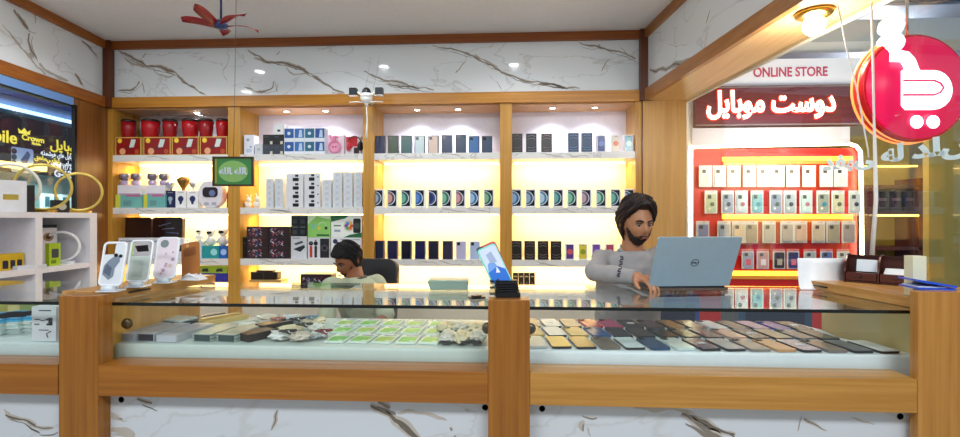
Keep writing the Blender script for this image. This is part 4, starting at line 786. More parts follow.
struct(lslab('trim_across', 3.0, 8.2, 2.78, 2.86, 5.42, .06, C('#1c2f6a', .4)))
struct(lslab('trim_across_lamp', 3.0, 8.2, 2.62, 2.66, 5.46, .03, C('#9fc4f4', .5, 0, 2.2)))
struct(lslab('wall_across_inside', 3.0, 8.2, 0, 3.6, 6.3, .1, C('#8fb0b0', .5)))
struct(lslab('ceiling_across', 3.0, 8.2, 3.6, 3.65, 3.6, 2.9, C('#c8d0dc', .5)))
light('across_light', 'AREA', cw(-5.9, 5.8, 1.85), 26, (.75, 1, .95), (0, 0, 0), .6, 2.2)
light('across_light', 'AREA', cw(-4.6, 5.2, 3.3), 30, (.7, .84, 1), (0, 0, 0), .6, 2.2)
for i in range(5):
    px = 38+9*i; t = 6.1*F/(480-px); q = MB(); q.box(-.05, .05, -.03, .03, 0, .24, C('#dfe8ee', .3)); q.quad(-.035, .035, .06, .2, -.0308, C('#3a6a7a'))
    tag(q.build('phone_box', loc=cw(-6.0, t, 1.453), rot=(0, 0, YAW+math.pi/2)), f'white phone box, {ORD[i]} along the glass shelf of the shop across the opening', 'phone box', 'white phone boxes in the shop across')
q = MB(); q.box(-1.6, 1.6, -.12, .12, -.01, 0, GP); q.box(-1.6, 1.6, -.13, -.12, -.012, .002, C('#2a3a40')); tag(q.build('glass_shelf', loc=cw(-6.0, 6.2, 1.4525), rot=(0, 0, YAW+math.pi/2)), 'glass shelf of the shop across the opening', 'shelf')

# ================================================================= WHITE CUBE SHELVING
cu = empty('cube_shelving', cw(-2.8, 3.0, 0), 'white cube shelving with open cells along the side opening', 'shelving', rz=YAW+math.pi/2)
WS = C('#eceaf0', .35); WSW = wood('cream_shelf_edge', '#efe2c8', '#e2d2b4', 'x', .3)
T = lambda px: 2.8*F/(480-px)-3.0
zs = [.0, .33, .68, 1.035, 1.39]
for z in zs:
    q = MB(); q.box(T(-150), T(97), .002, .33, max(0, z-.035), z if z else .03, WS); q.build('shelf_board', cu)
for px in (-150, -60, 39, 94):
    for a, b in zip(zs, zs[1:]):
        pass
    q = MB(); q.box(T(px-3.5) if px < 94 else T(90), T(px+3.5) if px < 94 else T(97), 0, .33, .0, 1.3895, WS); q.build('divider', cu)
q = MB(); q.box(T(-150), T(97), .3305, .34, 0, 1.39, C('#c4cbe4', .4)); q.build('back_panel', cu)
MWu = cu.matrix_world
def onunit(px, depth, z): p = cw(-2.8-depth, 2.8*F/(480-px)*1.0, z); return p
def ringlight(px, dpt, z, R_, m, lb, base=True, lit=False, col=None):
    t = (2.8+dpt)*F/(480-px); c = empty('ring_light', cw(-2.8-dpt, t, z), lb, 'ring light', None, rz=YAW+.5)
    q = MB(); q.ring((0, 0, R_+.02), R_, .009, m, n=48); q.build('ring', c)
    q = MB(); q.rbox(-.07, .07, -.05, .05, 0, .018, .02, col or GOLD); q.build('base', c); return c
YG_ = C('#d8c060', .3, .6)
ringlight(11, .25, 1.3905, .145, C('#e8e6d8', .3), 'cream ring light standing on the white cube shelving beside the white box')
ringlight(43, .14, 1.3905, .15, YG_, 'gold ring light on the white cube shelving behind the black stand')
ringlight(79, .14, 1.3905, .135, YG_, 'gold ring light on the white cube shelving beside the brown wall end')
c = ringlight(61, .11, 1.0355, .10, C('#f4f4f8', .3), 'white ring light inside the cell of the cube shelving', col=C('#e8e8ee'))
def ucart(name, px, dpt, z, w_, d, h, m, lb, art=None, rz=0, grp=None, cat='box'):
    t = (2.8+dpt)*F/(480-px); q = MB(); q.box(-w_/2, w_/2, -d/2, d/2, 0, h, m)
    if art: art(q, w_, h, -d/2-.0008)
    return tag(q.build(name, loc=cw(-2.8-dpt, t, z), rot=(0, 0, YAW+1.15+rz)), lb, cat, grp)
ucart('white_box', 4, .09, 1.3905, .16, .14, .19, C('#eeeef2', .4), 'white box with a gold label on the white cube shelving', lambda q, w_, h, y: q.quad(-w_*.2, w_*.25, h*.38, h*.55, y, C('#b8a03a')))
ucart('phone_stand', 25, .10, 1.3905, .07, .07, .17, C('#151418', .35), 'black blocky stand on the white cube shelving between the ring lights', lambda q, w_, h, y: q.poly([(-w_*.7, h*.85), (w_*.5, h*.95), (w_*.5, h*1.02), (-w_*.7, h*.98)], y, C('#1c1b20')), cat='stand')
ucart('small_box', 60, .2, 1.3905, .09, .06, .09, C('#1a1416', .35), 'small black box with a pale emblem between the gold ring lights', lambda q, w_, h, y: q.disc(0, h*.5, w_*.28, y, C('#b0a898'), 12))
ucart('phone_case_box', 53, .05, 1.0355, .075, .03, .15, C('#a8c81e', .35), 'lime green boxed gadget leaning in the cell of the cube shelving', lambda q, w_, h, y: (q.rslab(-w_*.3, w_*.32, h*.35, h*.75, y-.0005, y, .008, C('#2a3a48')), q.quad(-w_*.35, w_*.1, h*.1, h*.25, y, C('#5a7a1a'))), .3)
ucart('gift_box', 46, .19, 1.0355, .1, .06, .25, C('#e4e0e4', .4), 'tall white box with a tan oval print behind the lime gadget', lambda q, w_, h, y: (q.disc(0, h*.75, w_*.3, y, C('#a8805a'), 12), q.disc(0, h*.75, w_*.16, y-.0004, C('#3a2a28'), 10)))
ucart('gadget_box', 46, .27, 1.0355, .1, .05, .27, C('#1a2230', .35), 'dark navy box at the back of the cube shelving cell', lambda q, w_, h, y: q.quad(-w_*.1, w_*.3, h*.6, h*.85, y, C('#44546a')))
for i in range(3):
    ucart('yellow_box', 2.5+7*i, .09, 1.0355, .05, .05, .1, C('#d8b020', .35), f'yellow box with dark window, {ORD[i]} in the cell beside the divider', lambda q, w_, h, y: q.rslab(-w_*.25, w_*.3, h*.1, h*.6, y-.0005, y, .006, C('#1e2030')), .1, 'yellow boxes in the cube shelving')
ucart('gadget_box', 52, .16, .6805, .12, .06, .22, C('#6a6a72', .35), 'grey printed box in the lower cell of the cube shelving', lambda q, w_, h, y: q.disc(0, h*.5, w_*.3, y, C('#c8c0b8'), 10))
ucart('bottle_box', 6, .12, .6805, .06, .06, .17, C('#d8e8f4', .35), 'pale box in the lower outer cell of the cube shelving')
ucart('flat_packet', 27, .05, 1.0355, .16, .09, .022, C('#d8dde6', .3), 'flat clear packet at the edge of the cube shelving', None, .2, cat='packet')

# ================================================================= THINGS HANGING IN THE SHOP
fc = tp(221, 25, 3.3); fan = empty('ceiling_fan', (fc.x, fc.y, fc.z), 'small red ceiling fan with curved blades', 'fan'); RD = C('#9a1420', .3)
q = MB(); q.lathe([(.01, -.03), (.035, -.022), (.045, 0), (.04, .02), (.015, .035)], (0, 0, 0), C('#3a4a7a', .3, .4)); q.build('hub', fan)
q = MB(); q.cyl((0, 0, .03), (0, 0, ZC-fc.z-.02), .007, C('#2a3a6a', .3, .5)); q.lathe([(.035, ZC-fc.z-.03), (.04, ZC-fc.z-.002)], (0, 0, 0), RD); q.build('rod', fan)
for i in range(5):
    a = math.radians(32+72*i); q = MB(); u = Vector((math.cos(a), math.sin(a), 0)); v = Vector((-math.sin(a), math.cos(a), 0)); A = []; B = []
    rs_ = []
    for k_ in range(8):
        s = k_/7; c_ = u*(.04+.20*s)+v*(.07*s*s); wd = .024*(.5+1.1*math.sin(math.pi*min(1, s*.8+.12)))*(1 if s < .95 else .4); z = .03*math.sin(s*2.2)
        rs_.append([c_+v*wd+Vector((0, 0, z+.012)), c_-v*wd+Vector((0, 0, z-.012)), c_-v*wd+Vector((0, 0, z-.016)), c_+v*wd+Vector((0, 0, z+.008))])
    q.rings(rs_, RD); q.build('blade', fan)
# framed green calligraphy on a cord
t_ = 3.3; fp = tp(233.5, 171.5, t_); c = empty('framed_calligraphy', (fp.x, fp.y, fp.z), 'green framed calligraphy sign hanging on a thin cord', 'picture', rz=YAW+.04)
w_, h = 40/F*t_, 29.5/F*t_
q = MB()
for a in ((-w_/2, w_/2, h/2-.012, h/2), (-w_/2, w_/2, -h/2, -h/2+.012), (-w_/2, -w_/2+.012, -h/2+.012, h/2-.012), (w_/2-.012, w_/2, -h/2+.012, h/2-.012)): q.box(a[0], a[1], -.012, .01, a[2], a[3], C('#3a2a12', .3))
q.build('frame', c)
q = MB(); q.box(-w_/2+.0125, w_/2-.0125, -.004, .005, -h/2+.0125, h/2-.0125, C('#3f8a48', .35)); q.disc(0, 0, w_*.27, -.0048, C('#8ec06a', .4), 24, 1.35); q.poly([(-w_*.45, h*.42), (-w_*.4, h*.42), (-w_*.4, -h*.4), (-w_*.45, -h*.4)], -.0046, C('#a8a848')); q.build('panel', c)
text('\uFEEA\uFEE0\uFEDF\uFE8E \uFEEA\uFEE0\uFEDF\uFE8E', .062, C('#d8e4f0', .4), 'lettering', c, (0, -.0075, .0), bold=.0028, ext=.001, xs=1.0)
q = MB(); top = Vector((.02, 0, ZC-fp.z)); q.tube([(0, .0, h/2), (.008, 0, .5), top], .0018, C('#5a4a3a'), 5); q.build('cord', c)
# twin-head security light on the header
sp = tp(363, 93, 4.1); c = empty('security_light', (sp.x, YF-.2, sp.z), 'white twin-head security light with black dome on the header rail', 'light fixture'); Wt = C('#f4f4f2', .3)
q = MB(); q.sph((0, 0, -.02), (.055, .05, .05), Wt); q.lathe([(.055, -.01), (.05, .0), (.045, .02)], (0, 0, 0), Wt); q.cyl((0, .03, -.02), (0, .18, -.02), .02, Wt); q.cyl((0, 0, -.06), (0, 0, -.09), .02, Wt, .012); q.build('body', c)
q = MB(); q.sph((0, 0, .03), (.04, .04, .045), BK); q.ring((0, -.041, .035), .013, .002, CHR, n=14, k=4); q.build('dome', c)
for s in (-1, 1):
    q = MB(); q.rslab(s*.115-.034, s*.115+.034, .005, .07, -.02, .02, .008, BK); q.disc(s*.115, .037, .02, -.0205, C('#3a3e48', .1), 12); q.rslab(s*.115-.038, s*.115+.038, .0, .004, -.022, .022, .001, Wt); q.cyl((s*.08, 0, .035), (s*.03, 0, .0), .008, Wt); q.build('lamp_head', c)
    q = MB(); q.tube([(0, 0, -.06), (s*.08, -.01, -.052), (s*.15, -.01, -.056)], .005, Wt, 6); q.build('antenna', c)
q = MB(); q.tube([(0, 0, -.09), (.005, 0, -.2), (.004, -.005, -.3), (-.002, 0, -.37)], [.004, .006, .008, .011], Wt, 6); q.build('pull_cord', c)
q = MB(); q.tube([(-.01, .0, .06), (-.015, .1, .2), (-.012, .17, .4)], .0015, GR, 4); q.tube([(.06, .0, .06), (.07, .1, .25), (.07, .17, .42)], .0015, GR, 4); q.build('wire', c)
# ceiling downlights
for i, (px, py) in enumerate([(260, 71), (384, 66), (514, 64), (215, 92)]):
    r = ray(px, py); k_ = (ZC-CZ)/r.z; Y = 2*(YF+.015)-r.y*k_; p = Vector((r.x*k_, Y, ZC))
    if p.x < LX(Y)+.1: p.x = LX(Y)+.15
    c = empty('downlight', (p.x, p.y, ZC-.0005), f'round recessed ceiling downlight, {ORD[i]} in the row before the marble fascia', 'downlight', 'ceiling downlights')
    q = MB(); q.lathe([(.07, 0), (.072, -.008), (.058, -.01), (.055, -.003)], (0, 0, 0), WH, 28); q.build('trim_ring', c)
    q = MB(); q.lathe([(.054, -.001), (.054, -.006), (.001, -.0065)], (0, 0, 0), C('#ffffff', .5, 0, 55), 28); q.build('diffuser', c)
    light('downlight_beam', 'SPOT', (0, 0, -.03), 26, (.95, .98, 1), size=.05, spot=150, parent=c)
# ================================================================= GOODS IN THE GLASS CASES
ZD = .868
def cloth(name, pts, lb, seed, m):
    q = MB(); cx = sum(p[0] for p in pts)/len(pts); cy = sum(p[1] for p in pts)/len(pts)
    P = []; N = len(pts)
    for i in range(N):
        a, b = Vector(pts[i]), Vector(pts[(i+1) % N]); k = max(1, int((b-a).length/.025))
        for j in range(k): P.append(a.lerp(b, j/k))
    def rim(z, off, jit): return [(p.x-cx+off*(cx-p.x)*0+noise.noise(Vector((p.x*9, p.y*9, seed+z*20)))*jit, p.y-cy+noise.noise(Vector((p.x*9+5, p.y*9, seed+z*9)))*jit+(off if abs(p.y-pts[0][1]) < .002 else 0), z) for p in P]
    q.rings([rim(0, 0, .002), rim(.04, .0, .004), rim(.084, 0, .003), rim(.0925, .008, .001)], m, True, True)
    return tag(q.build(name, loc=(cx, cy, .7755)), lb, 'cloth')
CLM = C('#dfe9ee', .3); CLG = C('#c9d6d0', .25)
e = edges
cloth('display_cloth', [(e[2][0]-.03, 1.765), (X(917, 1.765), 1.765), (X(917, 1.765), 1.81), (X(860, 1.9), 2.02), (X(815, 2.2), 2.16), (X(800, 2.25), 2.28), (e[2][0]-.03, 2.28)], 'white cloth covered slab under the rows of phones', 1, CLM)
cloth('display_cloth', [(X(114, 1.765), 1.765), (e[1][1]+.03, 1.765), (e[1][1]+.03, 2.28), (X(114, 1.765)+.02, 2.28)], 'pale green plastic covered slab under the green cards', 5, CLG)
cloth('display_cloth', [(-2.7, 1.765), (e[0][1]-.004, 1.765), (e[0][1]-.004, 2.28), (-2.7, 2.28)], 'pale slab under the blue topped paper stacks', 8, C('#cfdcdc', .3))
# phones
r1 = [('#c4cac8', 'light grey'), ('#e0b850', 'yellow gold'), ('#b8923f', 'old gold'), ('#6d675c', 'bronze grey'), ('#d5e6e8', 'icy white'), ('#1f4a6e', 'deep blue'), ('#cfe2e0', 'pale mint'), ('#2a3a5a', 'slate navy'), ('#9aa0a8', 'ash grey'), ('#8a8078', 'taupe'), ('#c89668', 'tan orange'), ('#a8a0b4', 'lavender'), ('#7c7470', 'taupe grey'), ('#5f6a78', 'grey blue'), ('#e4ecf0', 'white'), ('#d8e4ea', 'pearl white'), ('#c8dce4', 'frost blue')]
r2 = [('#c8a860', 'sand gold'), ('#e4e8ea', 'clean white'), ('#b09450', 'brass and dark'), ('#1f4f8a', 'royal blue'), ('#16182a', 'black navy'), ('#2c241f', 'brown black'), ('#20262a', 'charcoal'), ('#1e3438', 'dark teal'), ('#3a4450', 'gunmetal'), ('#c0988a', 'pinkish brown'), ('#3a4a60', 'steel navy'), ('#8a8676', 'khaki grey'), ('#4a5a64', 'storm grey'), ('#2f4a52', 'petrol'), ('#26434c', 'dark petrol')]
r3_ = [('#c0a080', 'beige tan'), ('#eceeee', 'snow white'), ('#a09080', 'stone'), ('#b8303a', 'bright red'), ('#b04468', 'raspberry'), ('#2e201c', 'espresso'), ('#5a3c2c', 'chestnut'), ('#8a5a30', 'copper brown'), ('#4a2a38', 'plum'), ('#e0e2e8', 'pearl'), ('#2e3440', 'graphite'), ('#8a7aa8', 'lilac'), ('#2434a0', 'vivid blue'), ('#304a54', 'dark slate')]
rnd = random.Random(4)
for ri, (rw_, y, n0) in enumerate(((r1, 1.862, 17), (r2, 2.036, 15), (r3_, 2.198, 14))):
    for i, (c, nm) in enumerate(rw_):
        x = e[2][0]+.03+.0892*i+[0, .0, .0][ri]
        lim = {0: e[2][1]+.07, 1: X(860, 1.9)-.05, 2: X(800, 2.2)-.02}[ri]
        if x > lim: continue
        kind = 'back' if i % 3 == 0 else ('label' if (i+ri) % 4 == 3 else 'plain') if (i*7+ri) % 5 else 'back'
        if kind == 'plain': kind = 'glass'
        t = empty('smartphone', (x, y, ZD+.0015), f'{nm} phone, {ORD[i]} in the {["front", "middle", "back"][ri]} row counted from the middle post', 'phone', f'phones in the {["front", "middle", "back"][ri]} row of the glass case', rz=math.radians(7+rnd.uniform(-2, 2)))
        m = C(c, .22); q = MB(); q.rbox(-.037, .037, -.078, .078, 0, .008, .01, C('#1a1c20', .3) if kind != 'back' else m); q.build('body', t)
        q = MB(); q.rbox(-.0355, .0355, -.0765, .0765, .0081, .0088, .009, m); q.build('cover' if kind == 'back' else 'screen', t)
        if kind == 'back':
            q = MB(); q.rbox(-.032, -.006, .046, .073, .009, .0105, .006, C('#22242a', .15)); [q.cyl((a, b, .0105), (a, b, .012), .0052, BK, n=8) for a, b in ((-.025, .066), (-.025, .053), (-.013, .0595))]; q.build('camera_bump', t)
        if kind == 'label': q = MB(); q.box(-.012, .018, -.01, .012, .009, .0096, C('#e4e6ea', .5)); q.build('price_sticker', t)
# green cards in the middle case
k = 0
for ri, y in enumerate((1.88, 2.03, 2.17)):
    for i in range(5):
        px0 = 337+23*i+(3, 7, 10)[ri]; x = X(px0, y); 
        t = empty('phone_card', (x, y, ZD+.0015), f'white and green card, {ORD[i]} in the {["front", "middle", "back"][ri]} row of cards', 'card', 'green cards in the glass case', rz=math.radians(-4+rnd.uniform(-3, 3)))
        q = MB(); q.box(-.039, .039, -.062, .062, 0, .006, C('#e2efe6', .3)); q.build('box', t)
        q = MB(); g = ['#5cc850', '#7ed058', '#a0d060'][(i+ri) % 3]; q.box(-.032, .032, -.05, .022, .0062, .0068, C(g, .3)); q.box(-.02, .03, .035, .05, .0062, .0067, C('#a8a0b4', .3)); q.box(.012, .03, -.05, -.036, .0069, .0073, C('#e8f0e0')); q.build('print', t)
# long packets on the frame side
for i, (px, c, nm, w_, l_, h_) in enumerate([(125, '#3a3c48', 'dark grey', .07, .2, .03), (143, '#9aa4b4', 'blue grey', .068, .2, .03), (161.5, '#2c2e3a', 'black', .07, .2, .03), (183, '#c9cdd6', 'pale grey', .085, .22, .028)]):
    x = X(px, 1.9)+.012; q = MB(); q.box(-w_/2, w_/2, -l_/2, l_/2, 0, h_, C('#b9bcc6', .3)); q.box(-w_*.46, w_*.46, -l_/2-.0008, -l_/2, h_*.08, h_*.92, C(c, .3)); q.box(-w_*.4, w_*.4, -l_*.3, l_*.4, h_, h_+.0006, C('#a2a6b2', .3))
    tag(q.build('flat_box', loc=(x, 1.905, ZD+.001), rot=(0, 0, math.radians(-3))), f'{nm} fronted flat box, {ORD[i]} from the orange post', 'box', 'flat boxes at the frame end of the middle case')
for i, px in enumerate((213, 236)):
    x = X(px, 1.9)+.02; t = empty('screen_protector_pack', (x, 1.91, ZD+.001), f'clear tray of banded sheets, {ORD[i]} after the flat boxes', 'packet', 'clear trays in the middle case', rz=math.radians(-6))
    q = MB()
    for j in range(7): q.box(-.042+.001*(j % 2), .042, -.1+.004*(j % 3), .1, .0045*j, .0045*j+.0035, C(['#a8b8b0', '#c8d4cc', '#8a9a94'][j % 3], .2))
    q.build('sheets', t); q = MB(); q.box(-.03, .036, -.1015, -.1002, .003, .027, C('#34484a', .3)); q.build('banding', t)
def pack(x, y, z, w_, l_, h_, rz, m, lb, nm='flat_packet', cat='packet', art=None, tilt=0):
    q = MB(); q.rbox(-w_/2, w_/2, -l_/2, l_/2, 0, h_, min(w_, l_)*.1, m)
    if art: q.box(-w_*.3, w_*.3, -l_*.35, l_*.1, h_, h_+.0006, art)
    return tag(q.build(nm, loc=(x, y, z), rot=(tilt, 0, rz)), lb, cat)
B_ = lambda px, Y: X(px, Y)
pack(B_(178, 2.06), 2.07, ZD+.001, .16, .1, .03, .3, C('#1d2226', .3), 'black flat packet behind the pale grey fronted box')
pack(B_(176, 2.04)-.03, 2.07, ZD+.032, .18, .09, .008, -.25, C('#cfdcdc', .2), 'white paper sheet packet on top of the black flat packet')
for i in range(5):
    pack(B_(196+8*i, 2.18), 2.17, ZD+.001+.0, .03, .2, .02+.008*(i % 2), -.55, C(['#20262a', '#5a6a74', '#2a3034', '#c8a860', '#d8b870'][i], .25), f'{["black", "steel grey", "charcoal", "golden", "pale golden"][i]} long pouch, {ORD[i]} of the fanned pouches', 'long_pouch', 'pouch')
pack(B_(252, 1.86)+.01, 1.88, ZD+.001, .08, .12, .03, -.5, C('#231a16', .3), 'black and brown packet in front of the clutter in the middle case')
pack(B_(270, 1.98), 2.02, ZD+.001, .07, .14, .035, -.6, C('#1c1614', .3), 'dark pouch with a tan stripe behind the black and brown packet', art=C('#b8843c', .3))
rnd = random.Random(9)
BAGC = [('#e6e8e4', 'white'), ('#d8cfc0', 'cream'), ('#c8d0d4', 'pale grey'), ('#e8d8b8', 'yellowish')]
spots_ = [(282, 1.86, .10, .1, .03), (300, 1.85, .09, .09, .028), (318, 1.9, .07, .1, .022), (292, 1.97, .11, .1, .03), (313, 2.0, .08, .1, .025), (268, 2.13, .12, .1, .04), (290, 2.12, .1, .09, .04), (314, 2.13, .1, .1, .03), (246, 2.0, .1, .1, .03)]
for i, (px, y, w_, l_, h_) in enumerate(spots_):
    c, nm = BAGC[i % 4]
    crumple('plastic_bag', f'crumpled {nm} plastic packet, {ORD[i]} of the heap beside the green cards', 'bag', (B_(px, y), y, ZD+.002), (w_, l_, h_), C(c, .2), 20+i, 'crumpled packets left of the green cards'.replace(' left of', ' beside'), lv=3, amp=.5)
for i, (px, y, c, nm) in enumerate([(286, 1.83, '#1a1c1e', 'black'), (303, 1.95, '#14281e', 'dark green'), (322, 1.84, '#8a2a3a', 'wine red'), (296, 2.06, '#1e1a18', 'black'), (276, 2.06, '#c87a6a', 'salmon'), (309, 2.10, '#5a86a0', 'blue')]):
    q = MB(); pts = [Vector((.03*math.cos(a*.9)+.012*math.sin(a*2.3), .03*math.sin(a*.7), .005+.004*math.sin(a*1.7))) for a in range(12)]; q.tube(pts, .003, C(c, .4), 5); q.capsule((.02, .0, .008), (.035, .01, .008), .006, .005, C(c, .4), 8)
    tag(q.build('earphone_cable', loc=(B_(px, y), y, ZD+.036)), f'{nm} coiled earphone cable {["at the front edge of", "in the middle of", "beside the cards on", "at the back of", "behind the dark pouch near", "at the far back of"][i]} the packet heap', 'cable')
for i in range(6):
    px = 448+15*(i % 3)-2*(i//3); y = 1.88+.16*(i//3)
    t = crumple('cable_bag', f'cream cable bag with dark plug, {ORD[i]} of those beside the post', 'bag', (B_(px, y), y, ZD+.002), (.075, .15, .035), C('#e4d8b4' if i % 2 else '#dcdcd2', .25), 40+i, 'cream cable bags beside the middle post', 3, .35)
    q = MB(); q.rbox(-.018, .018, -.012, .012, 0, .012, .004, C('#24262a', .3)); q.build('plug', t, (.0, -.066, .006))
# case on the frame side: paper stacks and a USB adapter box
x = X(46, 1.88)
c = empty('adapter_box', (X(47.5, 1.80), 1.815, ZD+.0015), 'white box with plug and cable prints beside the orange post', 'box')
q = MB(); q.box(-.05, .05, -.03, .03, 0, .135, C('#e2e6ec', .4)); q.build('carton', c)
q = MB()
for zz in (.085, .066): q.box(-.038, -.018, -.0312, -.0302, zz-.002, zz+.002, BK); q.box(.012, .022, -.0312, -.0302, zz-.004, zz+.004, BK)
q.tube([(-.018, -.0315, .085), (-.004, -.0315, .08), (.012, -.0315, .085)], .0015, BK, 4); q.tube([(.03, -.0315, .04), (.012, -.0315, .03), (.018, -.0315, .015)], .0015, BK, 4); q.rslab(.02, .036, .062, .092, -.0316, -.0304, .003, BK); q.box(-.02, .03, -.0312, -.0302, .118, .122, C('#404450')); q.box(-.02, .02, -.0312, -.0302, .042, .045, C('#404450')); q.build('print', c)
for s in range(3):
    px = 2+17*s; y = 1.92+.03*s; n = 9
    for j in range(n):
        w_ = .16 if s < 2 else .13; q = MB(); q.rbox(-w_/2, w_/2, -.09, .09, 0, .0068, .006, C(['#dfe8e4', '#cfe0dc', '#e8ece8'][j % 3], .35) if j < n-2 else C('#1c9ad0' if j == n-1 else '#3ab4e0', .3))
        tag(q.build('pouch_sheet', loc=(X(px, y)-.03+.004*math.sin(j*2+s), y+.02+.003*math.cos(j*3), ZD+.001+j*.0073), rot=(0, 0, .1+.03*math.sin(j))), f'{"blue" if j >= n-2 else "pale"} flat pouch, {ORD[j]} from the bottom of the {["outer", "middle", "inner"][s]} stack', 'pouch', 'stacked flat pouches in the end case')
for i in range(4):
    pack(X(6+12*i, 2.18)-.02, 2.2, ZD+.001+.0, .13, .1, .07+.01*(i % 2), .2, C(['#c8b060', '#a8a040', '#d0c080', '#8a9a50'][i], .3), f'{["yellow", "olive", "straw", "green"][i]} bundle, {ORD[i]} at the back of the end case', 'bundle', 'bundle')

# ================================================================= ON THE COUNTER
ZG = 1.0405
p = atz(688.5, 291, ZG); lp = empty('laptop', (p.x, p.y, ZG), 'open silver blue laptop on the glass counter before the man in grey', 'laptop', rz=YAW+math.radians(4)); SIL = C('#9fb6c6', .3, .25); DK = C('#23262b', .35)
q = MB(); q.hexa([(-.176, 0, 0), (.176, 0, 0), (.178, .245, 0), (-.178, .245, 0)], [(-.176, 0, .014), (.176, 0, .014), (.178, .245, .011), (-.178, .245, .011)], C('#5c4a40', .35)); q.build('base', lp, bevel=.002)
q = MB()
for r_ in range(6):
    for cc in range(14): q.box(-.155+.022*cc, -.155+.022*cc+.019, .04+.019*r_, .04+.019*r_+.016, .0142, .0155, BK)
q.build('keyboard', lp); q = MB(); q.rbox(-.05, .05, .165, .235, .0125, .0135, .004, C('#3a3430', .3)); q.build('touchpad', lp)
q = MB(); q.cyl((-.16, .006, .016), (.16, .006, .016), .007, DK); q.build('hinge', lp)
lt_ = math.radians(24)
lid = MB(); lid.rslab(-.177, .177, .004, .236, -.003, .003, .006, SIL); lido = lid.build('lid', lp, (0, -.002, .019), (lt_, 0, 0), bevel=.001)
q = MB(); q.rslab(-.172, .172, .012, .23, .0032, .0038, .004, BK); q.build('screen', lido)
q = MB(); q.ring((0, -.0034, .118), .0155, .0014, C('#1c2c3c', .3), n=32, k=5); q.build('maker_ring', lido)
text('DELL', .0105, C('#1c2c3c', .3), 'maker_letters', lido, (0, -.0035, .118), bold=.0004, ext=.0003)
# man's phone holder on the middle post
p = ((X(509, 1.70), 1.70)); ph = empty('phone_holder', (X(507, 1.71), 1.712, 1.0735), 'black fluted phone holder with a turquoise cased phone, on the middle wooden post', 'phone holder', rz=.12)
q = MB(); q.rbox(-.045, .045, -.035, .05, 0, .012, .01, BK)
for j in range(5): q.rbox(-.043+.001*j, .043-.001*j, -.033+.004*j, .045, (.013+.008*j), .018+.008*j, .01, C('#1a1a1e', .25))
q.rbox(-.04, .04, -.0, .045, .012, .055, .01, BK); q.build('base', ph)
tx = .0; q = MB(); q.M = Matrix.Translation((-.012, .012, .038)) @ Matrix.Rotation(math.radians(-24), 4, 'Y') @ Matrix.Rotation(math.radians(-18), 4, 'X')
M0 = q.M.copy(); q.rslab(-.036, .036, 0, .155, -.004, .006, .012, C('#7fe0d0', .3)); ob = q.build('phone_case', ph, bevel=.002)
q = MB(); q.M = M0.copy(); q.rslab(-.03, .032, .006, .149, -.0052, -.0042, .008, C('#d8e4f4', .08)); q.poly([(-.03, .006), (.032, .006), (.032, .05), (.01, .07), (-.03, .06)], -.0056, C('#3a78d8', .1)); q.poly([(-.03, .06), (.01, .07), (.0, .1), (-.02, .09)], -.00565, C('#7aa8e8', .1)); q.poly([(-.01, .09), (.015, .085), (.01, .13), (-.012, .125)], -.0057, C('#a8b8d8', .1)); q.poly([(-.005, .05), (.01, .045), (.006, .07)], -.0059, C('#f0f0f8', .1)); q.poly([(-.028, .01), (0, .012), (-.01, .03)], -.0058, C('#3a3a50', .1)); q.build('screen', ph)
q = MB(); q.M = M0.copy(); q.rslab(-.03, .04, .02, .165, .0065, .012, .012, C('#c84a58', .3)); q.rslab(-.036, -.01, .135, .165, .0062, .014, .008, C('#4a4a58', .3)); q.build('second_case', ph)
for j in range(5):
    t_ = [(-.055-.012*(j % 2), .0, .01+.012*j)]
q = MB()
for j in range(5): q.box(-.062, -.046, -.02, .02, .008+.011*j, .013+.011*j, C(['#2a2420', '#e8d8b0'][j % 2], .3))
q.build('clip_stack', ph)
q = MB(); q.rbox(-.03, .03, -.02, .02, 0, .006, .006, C('#20201e', .3)); q.rbox(-.02, .015, -.012, .012, .006, .012, .004, C('#3a342c', .3)); tag(q.build('clip_set', loc=(X(477, 1.86), 1.86, ZG), rot=(0, 0, .5)), 'small black clip set lying on the glass beside the middle post', 'clip set')
# closed grey green tray
p = atz(448, 290, ZG); c = empty('card_tray', (p.x, p.y, ZG), 'grey green slanted tray lying on the glass counter near the middle post', 'tray', rz=YAW)
q = MB(); w_ = 41/F*2.1; q.hexa([(-w_/2+.012, 0, 0), (w_/2-.004, 0, 0), (w_/2-.004, .09, 0), (-w_/2+.012, .09, 0)], [(-w_/2, -.012, .04), (w_/2, -.012, .04), (w_/2, .1, .04), (-w_/2, .1, .04)], C('#8fa59a', .3)); q.build('body', c, bevel=.003)
q = MB(); q.box(-w_/2+.006, w_/2-.006, -.006, .094, .0402, .0425, C('#a4b6aa', .25)); q.build('lid', c)
